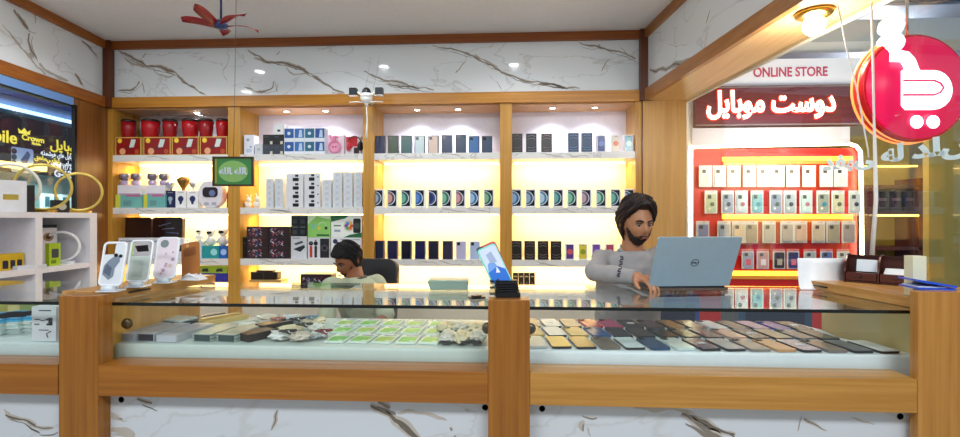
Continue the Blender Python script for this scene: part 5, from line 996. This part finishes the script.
# phone stands with cases on the platform
def stand(px, py, h_px, lb, m_case, art, t, tiltx=14, yaw=.0, back=False):
    p = atz(px, py, 1.0775); c = empty('phone_case_stand', (p.x, p.y, 1.0775), lb, 'phone case stand', 'clear stands with phone cases', rz=yaw)
    AC = C('#dfe8f0', .1); q = MB(); q.rbox(-.036, .04, -.03, .035, 0, .004, .008, AC); q.build('base', c)
    h = h_px/F*t; w_ = h*.5
    q = MB(); q.hexa([(-.012, .02, .004), (.012, .02, .004), (.012, .028, .004), (-.012, .028, .004)], [(-.012, .045, .10), (.012, .045, .10), (.012, .05, .10), (-.012, .05, .10)], AC); q.cyl((-.02, -.01, .012), (.02, -.01, .012), .01, AC); q.build('prop', c)
    M = Matrix.Translation((0, 0, .022)) @ Matrix.Rotation(math.radians(-tiltx), 4, 'X')
    q = MB(); q.M = M.copy()
    r = w_*.16; pts = []
    for cx, cz, a0 in ((w_/2-r, r, -90), (w_/2-r, h-r, 0), (-w_/2+r, h-r, 90), (-w_/2+r, r, 180)):
        for k_ in range(5): a = math.radians(a0+22.5*k_); pts.append((cx+r*math.cos(a), 0, cz+r*math.sin(a)))
    q.tube(pts, .0048, C('#eef2f6', .25), 6, True); q.build('case_rim', c)
    q = MB(); q.M = M.copy(); art(q, w_, h); q.build('case', c)
    return c
def art_mouse(q, w_, h):
    q.rslab(-w_*.46, w_*.46, .002, h*.72, -.002, .002, w_*.1, C('#d9dfe6', .3)); q.rslab(w_*.02, w_*.46, h*.65, h*.98, -.002, .002, w_*.1, C('#d9dfe6', .3))
    q.poly([(-w_*.4, h*.25), (-w_*.1, h*.12), (w_*.1, h*.2), (w_*.12, h*.4), (w_*.3, h*.55), (w_*.28, h*.7), (w_*.05, h*.68), (-w_*.2, h*.58), (-w_*.38, h*.45)], -.003, C('#7a8798', .4)); q.poly([(-w_*.38, h*.3), (-w_*.05, h*.2), (0, h*.4), (-w_*.25, h*.5)], -.0034, C('#566274', .4))
    q.disc(w_*.1, h*.7, w_*.09, -.0036, C('#1c1a1e', .2), 12); q.disc(w_*.32, h*.68, w_*.08, -.0036, C('#1c1a1e', .2), 12)
def art_clear(q, w_, h): q.rslab(-w_*.44, w_*.44, .004, h*.62, -.002, .002, w_*.1, C('#b8c4bc', .25)); q.rslab(-w_*.46, -w_*.38, h*.6, h*.95, -.002, .002, .004, C('#b0d090', .3)); q.quad(-w_*.3, w_*.2, h*.1, h*.5, -.003, C('#aab6b0', .3))
def art_flower(q, w_, h):
    q.rslab(-w_*.46, w_*.46, .002, h*.98, -.002, .002, w_*.14, C('#e4d8e2', .3)); q.disc(-w_*.16, h*.85, w_*.2, -.003, C('#7c8a8c', .2), 18)
    rn = random.Random(2)
    for k_ in range(9): q.disc(w_*rn.uniform(-.3, .32), h*rn.uniform(.08, .66), w_*rn.uniform(.05, .1), -.0032-k_*.0001, C(rn.choice(['#b89ab0', '#c8a8b8', '#a890a8', '#d0b8b0']), .4), 9)
def art_brown(q, w_, h): q.rslab(-w_*.5, w_*.5, 0, h, -.004, .004, w_*.1, C('#a8682c', .45)); q.rslab(-w_*.35, w_*.35, h*.6, h*.85, -.0052, -.0042, .006, C('#8a5020', .45)); q.rslab(-w_*.2, -w_*.05, h*.87, h*.95, -.0056, -.0042, .003, C('#d0a068', .4))
stand(110, 291, 42, 'clear stand holding a phone case with a grey cartoon animal, beside the orange post', None, art_mouse, 1.84, 12, YAW+.05)
stand(137, 286.5, 40, 'clear stand holding a see-through phone case, second in the row of stands', None, art_clear, 1.97, 14, YAW+.1)
stand(164, 282.5, 39, 'clear stand holding a pale flowery phone case', None, art_flower, 2.1, 14, YAW+.1)
p = atz(191, 279.5, 1.0775); c = empty('leather_case_stand', (p.x, p.y, 1.0775), 'brown leather phone case leaning on a white stand at the platform end', 'phone case', rz=YAW-.1)
q = MB(); q.M = Matrix.Rotation(math.radians(-12), 4, 'Y') @ Matrix.Rotation(math.radians(-14), 4, 'X'); art_brown(q, .085, .155); q.build('case', c, (0, 0, .015))
q = MB(); q.hexa([(-.03, -.03, 0), (.06, -.03, 0), (.06, .03, 0), (-.03, .03, 0)], [(-.02, -.01, .02), (.03, -.02, .028), (.03, .02, .028), (-.02, .02, .02)], C('#e8ecf0', .2)); q.tube([(-.02, -.03, .01), (.02, -.04, .03), (.055, -.03, .008)], .004, C('#eef0f4', .2), 6); q.build('stand', c)
# curled white paper + stand, desk organizer, pale box, blue folder
p = atz(820, 282.5, ZG); q = MB()
rs_ = []; w0 = 46/F*2.15
for k_ in range(9):
    s = k_/8; ang_ = s*1.35; rs_.append([Vector((sx*(w0/2+.008*(1-s)), -.03+.055*s**.7, 1*.132*s**1.6+.001)) + Vector((.012*s, dy, 0)) for sx, dy in ((-1, 0), (1, 0), (1, .0015), (-1, .0015))])
q.rings(rs_, C('#f4f6fa', .4)); tag(q.build('white_sheet', loc=(X(822, 2.19), 2.19, ZG), rot=(0, 0, YAW)), 'curved white sheet standing up on the glass counter beside the desk organizer', 'paper')
p = atz(881, 283, 1.0775); dk = empty('desk_organizer', (p.x, p.y, 1.0775), 'dark brown wooden desk organizer with curved sides, holding cards', 'organizer', rz=YAW-.85); DB = wood('organizer_wood', '#4e1f14', '#34120c', 'x', .25)
w_ = .235
def curved(x0, x1):
    q = MB(); pr_ = [(-.06, 0), (.06, 0), (.06, .105), (.045, .118), (.015, .118), (-.01, .11), (-.035, .09), (-.055, .06), (-.06, .045)]
    q.hexa([(x0, y, z) for y, z in pr_], [(x1, y, z) for y, z in pr_], DB); return q
for nm, a in (('side_panel', -w_/2), ('side_panel', w_/2-.007), ('divider', -.004)):
    curved(a, a+.007).build(nm, dk, bevel=.001)
q = MB(); q.box(-w_/2+.007, w_/2-.007, -.055, .058, .002, .007, DB); q.build('bottom', dk)
q = MB(); q.box(-w_/2+.007, w_/2-.007, .054, .058, .007, .112, DB); q.box(-w_/2+.007, w_/2-.007, .01, .014, .007, .1, DB); q.build('back_panel', dk)
for a, b in ((-w_/2+.009, -.006), (.005, w_/2-.009)):
    q = MB(); q.box(a, b, -.058, -.01, .009, .042, wood('organizer_drawer', '#5e2a1c', '#40180e', 'x', .25)); o = q.build('drawer', dk, bevel=.001); q = MB(); q.sph(((a+b)/2, -.061, .026), .004, BK); q.build('knob', o)
def card(dx, y, z, w2, h2, c, lb, rx):
    q = MB(); q.box(-w2/2, w2/2, 0, .003, 0, h2, C(c, .4)); o = q.build('card', loc=dk.matrix_world @ Vector((0, 0, 0)) if False else (0, 0, 0)); M = Matrix.Translation(dk.location) @ Matrix.Rotation(dk.rotation_euler.z, 4, 'Z'); o.location = M @ Vector((dx, y, z)); o.rotation_euler = (rx, 0, dk.rotation_euler.z); return tag(o, lb, 'card')
card(-.045, -.02, .046, .07, .052, '#dfe8ee', 'white card in the compartment of the organizer nearer the curled sheet', -.25)
card(.055, -.045, .0435, .08, .05, '#e4e8ea', 'white card stack lying in the other compartment of the organizer', -1.15)
p = atz(911, 296, 1.0775); q = MB(); q.box(-.022, .022, -.02, .02, 0, .14, C('#e6e2c0', .4)); q.box(-.016, .016, -.0207, -.02, .01, .05, C('#d0cca8', .4)); tag(q.build('tall_box', loc=(p.x+.03, p.y+.02, 1.0775), rot=(0, 0, YAW-.1)), 'narrow cream box standing between the organizer and the honey coloured post', 'box')
x = X(937, 1.7); c = empty('folder', (x-.01, 1.715, 1.1125), 'bright blue open folder lying on top of the honey coloured post', 'folder', rz=-.15); BL = C('#1f4fd0', .3)
q = MB(); q.rbox(-.06, .05, -.045, .06, 0, .006, .006, BL); q.build('lower_cover', c); q = MB(); q.hexa([(-.06, -.045, .026), (.05, -.045, .0075), (.05, .06, .0075), (-.06, .06, .026)], [(-.06, -.045, .033), (.05, -.045, .0145), (.05, .06, .0145), (-.06, .06, .033)], BL); q.build('upper_cover', c); q = MB(); q.rbox(-.055, .03, -.035, .05, .0065, .010, .004, C('#d4e0f0', .4)); q.build('paper', c)
# blue cartons behind the case
for x_, w_, h_, c_, lb in ((X(678, 3.03), .26, .88, '#24428c', 'tall blue carton standing behind the glass counter beside the man in grey'), (X(775, 3.03), .44, .88, '#2a4a66', 'wide slate blue carton standing behind the glass counter next to the red board')):
    q = MB(); q.box(-w_/2, w_/2, -.12, .12, 0, h_, C(c_, .4)); q.box(-w_*.4, w_*.4, -.1206, -.12, h_-.2, h_-.05, C('#16243f', .4)); q.box(-w_*.5, w_*.5, -.02, .02, h_, h_+.0008, C('#b8a890', .5)); tag(q.build('carton', loc=(x_, 3.15, 0)), lb, 'box')
# ================================================================= PEOPLE
def gauss(d2, s): return math.exp(-d2/(s*s))
def headmesh(q, M, m, s=1.0, beard=False, wig=None):
    """face towards -Y, centre between the ears"""
    N, K = 56, 44; rs = []
    for j in range(1, K):
        la = -math.pi/2+math.pi*j/K; ring = []
        for i in range(N):
            lo = 2*math.pi*i/N; ring.append(headpt(lo, la, s, M))
        rs.append(ring)
    q.rings(rs, m)
def headpt(lo, la, s, M, off=0):
    x, y, z = math.cos(la)*math.sin(lo), -math.cos(la)*math.cos(lo), math.sin(la)
    low = max(0, -z); front = max(0, -y)
    px = x*.076*(1-.30*low**1.3); py = y*(.098 if y > 0 else .094); pz = z*.118
    if y > 0: py *= (1-.35*low); 
    if z < 0: pz -= .006*front
    py -= .006*low*front                                    # chin forward
    u, v_ = px, pz
    if y < 0:
        f = front
        py -= f*.022*gauss((u/.013)**2*1+((v_+.022)/.020)**2, 1)         # nose tip
        py -= f*.012*gauss((u/.009)**2+((v_+.002)/.024)**2, 1)           # bridge
        for sx in (-1, 1):
            py += f*.010*gauss(((u-sx*.031)/.018)**2+((v_-.006)/.012)**2, 1)   # sockets
            py -= f*.004*gauss(((u-sx*.04)/.02)**2+((v_+.03)/.02)**2, 1)       # cheeks
        py -= f*.004*gauss((u/.045)**2+((v_-.026)/.010)**2, 1)           # brow
        py -= f*.006*gauss((u/.020)**2+((v_+.054)/.006)**2, 1)           # upper lip
        py -= f*.006*gauss((u/.017)**2+((v_+.066)/.006)**2, 1)           # lower lip
        py += f*.004*gauss((u/.02)**2+((v_+.060)/.003)**2, 1)
        py += f*.004*gauss((u/.02)**2+((v_+.078)/.006)**2, 1)
        py -= f*.008*gauss((u/.022)**2+((v_+.100)/.014)**2, 1)           # chin
    p = Vector((px, py, pz))*s
    if off: p = p+p.normalized()*off
    return M @ p
def remesh(q, voxel, name, m, parent=None, smooth=4, factor=.5):
    bm = q.bm; bmesh.ops.recalc_face_normals(bm, faces=bm.faces); me = bpy.data.meshes.new(name); bm.to_mesh(me); bm.free()
    o = bpy.data.objects.new(name, me); COL.objects.link(o)
    r = o.modifiers.new('r', 'REMESH'); r.mode = 'VOXEL'; r.voxel_size = voxel; r.use_smooth_shade = True
    if smooth: sm = o.modifiers.new('s', 'SMOOTH'); sm.iterations = smooth; sm.factor = factor
    bpy.context.view_layer.update(); dg = bpy.context.evaluated_depsgraph_get()
    me2 = bpy.data.meshes.new_from_object(o.evaluated_get(dg)); bpy.data.objects.remove(o)
    me2.materials.clear(); me2.materials.append(m)
    for p_ in me2.polygons: p_.use_smooth = True; p_.material_index = 0
    o = bpy.data.objects.new(name, me2); COL.objects.link(o)
    if parent: o.parent = parent
    return o
def loft(q, secs, m, n=28, pw=2.4):
    """secs: (centre, side vector, front vector) superellipse rings, capped"""
    rs = []
    for c_, sv, fv in secs:
        ring = []
        for i in range(n):
            a = 2*math.pi*i/n; ca, sa = math.cos(a), math.sin(a); e_ = 2/pw
            ring.append(c_+sv*(abs(ca)**e_*(1 if ca >= 0 else -1))+fv*(abs(sa)**e_*(1 if sa >= 0 else -1)))
        rs.append(ring)
    q.rings(rs, m)
def hand(q, wrist, d, nrm, m, curl=.5, s=1.0, mirror=1, spread=1):
    d = d.normalized(); nrm = (nrm-d*nrm.dot(d)).normalized(); sd = d.cross(nrm)*mirror   # nrm : back of the hand
    cp = [(wrist+sd*u*.036*s+nrm*v*.014*s) for u, v in ()]
    def blk(p, a, b): return [p+sd*a*u+nrm*b*v for u, v in ((-1, -.6), (-.6, -1), (.6, -1), (1, -.6), (1, .6), (.6, 1), (-.6, 1), (-1, .6))]
    q.rings([blk(wrist-d*.01*s, .024*s, .017*s), blk(wrist+d*.02*s, .033*s, .016*s), blk(wrist+d*.06*s, .041*s, .014*s), blk(wrist+d*.088*s, .040*s, .0115*s)], m)
    for k, (u, L_) in enumerate(((-.031, .072), (-.011, .082), (.010, .077), (.030, .060))):
        p_ = wrist+d*.082*s+sd*u*s; a = .25*curl; dd = d+sd*u*2.2*spread*.5; r = .0088*s
        for j, f_ in enumerate((.46, .31, .25)):
            a += curl*(.35, .75, .6)[j]; dr = (dd.normalized()*math.cos(a)-nrm*math.sin(a)).normalized(); e2 = p_+dr*L_*f_*s; q.capsule(p_, e2, r, r*.92, m, 10); p_ = e2; r *= .92
    p_ = wrist+d*.025*s-sd*.03*s-nrm*.004*s; r = .0115*s; dr = (d*.75-sd*.75-nrm*.25).normalized()
    for j, L_ in enumerate((.036, .03, .024)):
        e2 = p_+dr*L_*s; q.capsule(p_, e2, r, r*.9, m, 10); p_ = e2; r *= .88; dr = (dr+d*.35-nrm*.15+sd*.1).normalized()
def skinm(name, a, b_):
    m = C(a, .5, noise_amt=.08); return m
def shell(q, M, s, test, thick, m, N=96, K=72, nz=.0, seed=0):
    """a cap of hair or beard grown off the head surface where test(lo,la) holds"""
    g = {}
    def pt(i, j, o_):
        la = -math.pi/2+math.pi*(j+.5)/K; lo = 2*math.pi*(i % N)/N-math.pi
        t = test(lo, la); oo = o_
        if o_ > 0: oo = thick(lo, la)+nz*noise.noise(Vector((math.cos(lo)*9, math.sin(lo)*9+seed, la*9)))
        return headpt(lo, la, s, M, oo)
    on = {(i, j) for i in range(N) for j in range(K-1) if test(2*math.pi*(i+.5)/N-math.pi, -math.pi/2+math.pi*(j+1)/K)}
    V = {}
    def vv(i, j, o_):
        k = (i % N, j, o_ > 0)
        if k not in V: V[k] = q.bm.verts.new(pt(i, j, o_))
        return V[k]
    mi = q.mi(m)
    for i, j in on:
        f_ = q.bm.faces.new([vv(i, j, 1), vv(i+1, j, 1), vv(i+1, j+1, 1), vv(i, j+1, 1)]); f_.smooth = True; f_.material_index = mi
        f_ = q.bm.faces.new([vv(i, j+1, -.003), vv(i+1, j+1, -.003), vv(i+1, j, -.003), vv(i, j, -.003)]); f_.material_index = mi
        for di, dj, a, b in ((-1, 0, (i, j), (i, j+1)), (1, 0, (i+1, j+1), (i+1, j)), (0, -1, (i+1, j), (i, j)), (0, 1, (i, j+1), (i+1, j+1))):
            if (((i+di) % N), j+dj) not in on:
                try: f_ = q.bm.faces.new([vv(*a, 1), vv(*b, 1), vv(*b, -.003), vv(*a, -.003)]); f_.material_index = mi
                except ValueError: pass
    if K-2 in {j for _, j in on}:
        top = [V.get((i, K-1, True)) for i in range(N)]
        if all(top): f_ = q.bm.faces.new(top); f_.material_index = mi
def person(lb, head, yawh, pitch, roll, s, sh, el, wr, hd, nr_, pelvis, fwd, knees, feet, skin, cloth, trouser, hairm, kind, curl):
    sd = Vector((-fwd.y, fwd.x, 0)).normalized()     # his left side
    up = Vector((0, 0, 1))
    M = Matrix.Translation(head) @ Matrix.Rotation(yawh, 4, 'Z') @ Matrix.Rotation(pitch, 4, 'X') @ Matrix.Rotation(roll, 4, 'Y')
    neck = (sh[0]+sh[1])/2+up*.055
    q = MB(); headmesh(q, M, skin, s)
    for sx in (-1, 1):                                # ears
        c_ = M @ Vector((sx*.076*s, .012*s, -.006*s)); a = M @ Vector((sx*.081*s, .02*s, .014*s)); b = M @ Vector((sx*.074*s, .012*s, -.03*s)); q.capsule(a, b, .0125*s, .008*s, skin); q.capsule(c_, a, .012*s, .013*s, skin)
    jaw = M @ Vector((0, .022*s, -.06*s)); q.capsule(neck-up*.03-fwd*.01, jaw, .062*s, .054*s, skin, 18)
    q.capsule(sh[0]*.65+sh[1]*.35-up*.03, sh[1]*.65+sh[0]*.35-up*.03, .045, .045, skin)
    chest = neck-up*.16; q.capsule(neck-up*.09, pelvis+up*.05, .08, .10, skin, 16)
    for k in (0, 1):
        q.capsule(sh[k], el[k], .045, .036, skin); q.capsule(el[k], wr[k], .036, .025, skin)
        hand(q, wr[k], hd[k], nr_[k], skin, curl[k], .98*s, mirror=(1 if k == 0 else -1))
        q.capsule(pelvis+sd*(.09 if k == 0 else -.09), knees[k], .075, .052, skin); q.capsule(knees[k], feet[k], .05, .034, skin); q.capsule(feet[k], feet[k]+fwd*.13-up*.03, .034, .028, skin)
    body = remesh(q, .0042, 'person', skin, smooth=3); tag(body, lb, 'person')
    # upper garment
    q = MB(); lean = (neck-pelvis)
    def sec(t, w_, d_, o_=0): return (pelvis+lean*t+fwd*o_, sd*w_, fwd*d_)
    loft(q, [sec(-.12, .175, .135), sec(0, .18, .14), sec(.3, .172, .128, .01), sec(.55, .185, .128, .012), sec(.72, .195, .122, .010), sec(.84, .190, .112, .006), sec(.92, .150, .095, .002), sec(.965, .098, .080, .0), sec(.985, .078, .070, -.002)], cloth, 36)
    for k in (0, 1):
        q.capsule(sh[k]*.75+neck*.25-up*.02, sh[k], .062, .064, cloth, 16); q.capsule(sh[k], sh[k].lerp(el[k], .55), .064, .052, cloth, 16); cuff = wr[k].lerp(el[k], .12 if kind == 'kurta' else .55)
        if kind == 'kurta': q.capsule(sh[k].lerp(el[k], .5), el[k], .052, .046, cloth, 16); q.capsule(el[k], cuff, .046, .035, cloth, 16)
        else: q.capsule(sh[k].lerp(el[k], .5), sh[k].lerp(el[k], .92), .056, .058, cloth, 16)
    if kind == 'kurta':
        for k in (0, 1): q.capsule(pelvis+sd*(.08 if k == 0 else -.08), knees[k]+up*.0, .105, .078, cloth, 16)
    g = remesh(q, .007, 'kurta' if kind == 'kurta' else 'shirt', cloth, body, 5)
    tx_ = bpy.data.textures.new('folds', 'CLOUDS'); tx_.noise_scale = .11; tx_.noise_depth = 2
    dm = g.modifiers.new('folds', 'DISPLACE'); dm.texture = tx_; dm.strength = .024; dm.mid_level = .5; dm.texture_coords = 'GLOBAL'
    q = MB()
    for k in (0, 1):
        q.capsule(pelvis+sd*(.09 if k == 0 else -.09), knees[k], .09, .066, trouser, 16); q.capsule(knees[k], feet[k]+up*.05, .066, .06, trouser, 16)
    q.capsule(pelvis+sd*.07, pelvis-sd*.07, .115, .115, trouser, 16)
    remesh(q, .009, 'trousers', trouser, body, 4)
    for k in (0, 1):
        q = MB(); q.capsule(feet[k]-up*.03-fwd*.02, feet[k]+fwd*.14-up*.035, .045, .036, BK); remesh(q, .008, 'shoe', BK, body, 2)
    # collar or neckline
    q = MB(); nc = pelvis+lean*.985; pts = [nc+sd*.072*math.cos(a)+fwd*(.064*math.sin(a)-.004)-up*.022*max(0, math.sin(a)) for a in [2*math.pi*i/28 for i in range(28)]]
    q.tube(pts, .009 if kind == 'kurta' else .013, C('#8e929c', .6) if kind == 'kurta' else C('#4a4c40', .6), 8, True); q.build('collar', body)
    # face details
    q = MB()
    for sx in (-1, 1):
        q.sph(M @ Vector((sx*.030*s, -.0795*s, .005*s)), .0098*s, C('#8a7c74', .4)); 
    q.build('eyes', body)
    q = MB()
    for sx in (-1, 1): q.sph(M @ Vector((sx*.029*s, -.0865*s, .002*s)), .0052*s, C('#140c08', .1)); q.capsule(M @ Vector((sx*.019*s, -.0885*s, .0115*s)), M @ Vector((sx*.043*s, -.0825*s, .0105*s)), .0026*s, .002*s, C('#2a1a14', .5))
    q.build('pupils', body)
    q = MB()
    for sx in (-1, 1):
        a, b, c_ = (M @ Vector((sx*x_*s, y_*s, z_*s)) for x_, y_, z_ in ((.013, -.098, .023), (.032, -.0965, .030), (.050, -.084, .024))); q.tube([a, b, c_], [.004*s, .0046*s, .0022*s], hairm, 6)
    q.build('eyebrows', body)
    q = MB(); q.capsule(M @ Vector((-.016*s, -.1085*s, -.0605*s)), M @ Vector((.016*s, -.1085*s, -.0605*s)), .0036*s, .0036*s, C('#9a5248', .4), 8); q.build('lips', body)
    return body, M
SK1 = C('#b9805c', .45); SK2 = C('#8a5638', .5)
up = Vector((0, 0, 1))
# man in grey behind the laptop
D = lambda px, py, t: tp(px, py, t)
f1 = Vector((.30, -1, 0)).normalized(); H1 = D(636.5, 222.3, 2.52)
sh = (D(664, 257, 2.52), D(603, 261, 2.60)); el = (D(690, 283, 2.36)+Vector((0, 0, -.01)), D(594, 290, 2.36)); wr = (D(676, 281, 2.19), D(637, 281, 2.14))
el = (Vector((el[0].x, el[0].y, 1.085)), Vector((el[1].x, el[1].y, 1.08))); wr = (Vector((wr[0].x, wr[0].y, 1.083)), Vector((wr[1].x, wr[1].y, 1.088)))
pel = Vector((H1.x-.02, H1.y+.20, .60)); sdv = Vector((-f1.y, f1.x, 0))
kn = (pel+f1*.40+sdv*.11-up*.05, pel+f1*.40-sdv*.11-up*.05); ft = tuple(Vector((k_.x, k_.y+.04, .12)) for k_ in kn)
man, M = person('man with dark brown hair and short beard in a grey kurta, typing on the laptop', H1, math.radians(13), math.radians(12), 0, .97, sh, el, wr, (Vector((-.25, -.95, -.12)), Vector((.45, -.85, -.05))), (up, up), pel, f1, kn, ft, SK1, C('#9d9b9c', .75), C('#8a8d96', .8), C('#2a1712', .6), 'kurta', (.9, .8))
HR = C('#24130f', .55, noise_amt=.35)
def hair1(lo, la):   # lo=0 is the face
    a = abs(lo); 
    line = .78 if a < .5 else .78-(a-.5)*.75 if a < 1.25 else .28-(a-1.25)*1.7 if a < 1.6 else -.45-(a-1.6)*.5 if a < 2.2 else -.80
    return la > line
def th1(lo, la):
    a = abs(lo); return .010+.024*max(0, math.sin(la))*1.0+(.016 if a > 1.9 else .006)*math.cos(la)+(.012*math.exp(-((la-.9)/.35)**2) if a < .9 else 0)
q = MB(); shell(q, M, .97, hair1, th1, HR, nz=.009, seed=3)
rnd = random.Random(5)
for i in range(150):
    lo = rnd.uniform(-math.pi, math.pi); la = rnd.uniform(.1, 1.4)
    if not hair1(lo, la): continue
    pts = []; l2, a2 = lo, la; sgn = 1 if lo > 0 else -1
    for k_ in range(6): pts.append(headpt(l2, a2, .97, M, th1(l2, a2)+.002+.003*math.sin(k_))); l2 += sgn*.13; a2 -= .10; 
    q.tube(pts, [.0036, .004, .004, .0036, .003, .0015], HR, 4)
for i in range(26):  # locks at the nape
    lo = rnd.choice((-1, 1))*rnd.uniform(1.75, 3.1); pts = [headpt(lo, la, .97, M, .016+.003*k_) for k_, la in enumerate((-.3, -.55, -.8, -1.0))]; q.tube(pts, [.007, .0065, .005, .0015], HR, 5)
q.build('hair', man)
def beard1(lo, la):
    a = abs(lo)
    return (a < 1.22 and la < -.50-(.12 if a < .30 else 0)+max(0, a-.75)*.75 and la > -1.22) or (a < .34 and -.505 < la < -.40)
q = MB(); shell(q, M, .97, lambda lo, la: beard1(lo, la) and not (abs(lo) < .25 and -.68 < la < -.505), lambda lo, la: .0045+.004*max(0, math.cos(lo)), C('#2a1a14', .7, noise_amt=.4), nz=.004); q.build('beard', man)
# embroidery down the front of the kurta
nc = (sh[0]+sh[1])/2
q = MB(); kur = [c_ for c_ in man.children if c_.name.startswith('kurta')][0]
for i in range(9):
    o_ = Vector((0, 0, CZ)); ok, c_, _n, _i = kur.ray_cast(o_, ray(622-.4*i, 257+2.4*i).normalized())
    if not ok: continue
    q.sph(c_, (.009, .006, .0045), C('#3c3a44', .6), 8, 5); q.sph(c_+Vector((.006*(1 if i % 2 else -1), 0, .003)), (.004, .004, .006), C('#3c3a44', .6), 6, 4)
q.build('embroidery_stitching', man)
# seated man in the green shirt
f2 = Vector((-.62, -.78, 0)).normalized(); H2 = D(348.5, 260.5, 3.28)
sh = (D(377, 283, 3.30), D(331, 286, 3.14)); pel = Vector((H2.x+.10, H2.y+.16, .50)); s2 = Vector((-f2.y, f2.x, 0))
el = (D(386, 318, 3.12), D(326, 322, 2.98)); wr = (D(362, 330, 2.94), D(338, 328, 2.86))
kn = (pel+f2*.40+s2*.12+up*.02, pel+f2*.40-s2*.12+up*.02); ft = tuple(Vector((k_.x+.02, k_.y+.02, .08)) for k_ in kn)
man2, M = person('man with black hair in a pale green collared shirt, seated low and looking down', H2, math.radians(-33), math.radians(24), 0, .97, sh, el, wr, (Vector((-.6, -.6, -.1)), Vector((.4, -.6, -.1))), (up, up), pel, f2, kn, ft, SK2, C('#a8b096', .75), C('#2a2c34', .8), C('#0e0a0a', .6), 'shirt', (.6, .6))
H_ = C('#080606', .8, noise_amt=.3)
def hair2(lo, la):
    a = abs(lo); line = .52 if a < .6 else .52-(a-.6)*.4 if a < 1.2 else .28-(a-1.2)*2 if a < 1.5 else -.32-(a-1.5)*.3
    return la > line
q = MB(); shell(q, M, .97, hair2, lambda lo, la: .010+.017*max(0, math.sin(la))+(.010*math.exp(-((la-.62)/.3)**2) if abs(lo) < 1.1 else 0), H_, nz=.008, seed=8)
for i in range(120):
    lo = rnd.uniform(-math.pi, math.pi); la = rnd.uniform(.35, 1.35); pts = []; l2, a2 = lo, la
    for k_ in range(5): pts.append(headpt(l2, a2, .97, M, .012+.017*max(0, math.sin(a2))+.004)); a2 -= .1; l2 += .07*(1 if lo > 0 else -1)
    if hair2(l2, a2): q.tube(pts, [.0036, .004, .004, .0035, .0015], H_, 4)
q.build('hair', man2)
q = MB(); shell(q, M, .97, lambda lo, la: (abs(lo) < 1.2 and la < -.52+max(0, abs(lo)-.7)*.8 and la > -1.2 and not (abs(lo) < .25 and -.66 < la < -.52)) or (abs(lo) < .3 and -.5 < la < -.42), lambda lo, la: .003, C('#1c120e', .7), nz=.001); q.build('beard', man2)
# chair of the seated man
ch = empty('office_chair', (pel.x-.09, pel.y+.04, 0), 'black padded office chair behind the man in the green shirt', 'chair', rz=math.radians(-6)); CB = C('#141318', .4)
q = MB(); q.rbox(-.24, .24, -.24, .22, .37, .375, .06, CB); q.rbox(-.24, .24, -.24, .22, .325, .37, .06, CB); q.build('seat', ch, bevel=.01)
q = MB(); q.M = Matrix.Translation((0, .235, .44)) @ Matrix.Rotation(math.radians(-10), 4, 'X'); q.rslab(-.19, .19, 0, .60, -.03, .04, .09, CB, 6); q.build('backrest', ch, bevel=.012)
q = MB(); q.box(-.03, .03, .21, .27, .3, .5, BK); q.build('back_support', ch)
for s_ in (-1, 1): q = MB(); q.tube([(s_*.25, -.12, .34), (s_*.29, -.12, .45), (s_*.29, -.1, .56), (s_*.29, .12, .56), (s_*.26, .22, .5)], .014, BK, 8); q.build('armrest', ch)
q = MB(); q.cyl((0, 0, .08), (0, 0, .325), .026, CHR); q.build('column', ch)
for i in range(5):
    a = i*2*math.pi/5+.3; q = MB(); q.tube([(0, 0, .09), (.28*math.cos(a), .28*math.sin(a), .06)], [.022, .014], BK, 8); o = q.build('base_leg', ch); q = MB(); q.cyl((.28*math.cos(a)-.02, .28*math.sin(a), .025), (.28*math.cos(a)+.02, .28*math.sin(a), .025), .024, BK); q.build('caster', o)
pel1 = Vector((H1.x-.02, H1.y+.20, .60)); st = empty('stool', (pel1.x, pel1.y, 0), 'round black stool under the man in grey', 'stool')
q = MB(); q.lathe([(.16, .43), (.175, .44), (.175, .465), (.15, .478), (.01, .48)], (0, 0, 0), CB, 28); q.build('seat', st)
q = MB(); q.cyl((0, 0, .03), (0, 0, .43), .025, CHR); q.build('column', st); q = MB(); q.lathe([(.2, 0), (.2, .012), (.03, .035)], (0, 0, 0), CHR, 28); q.build('base', st)
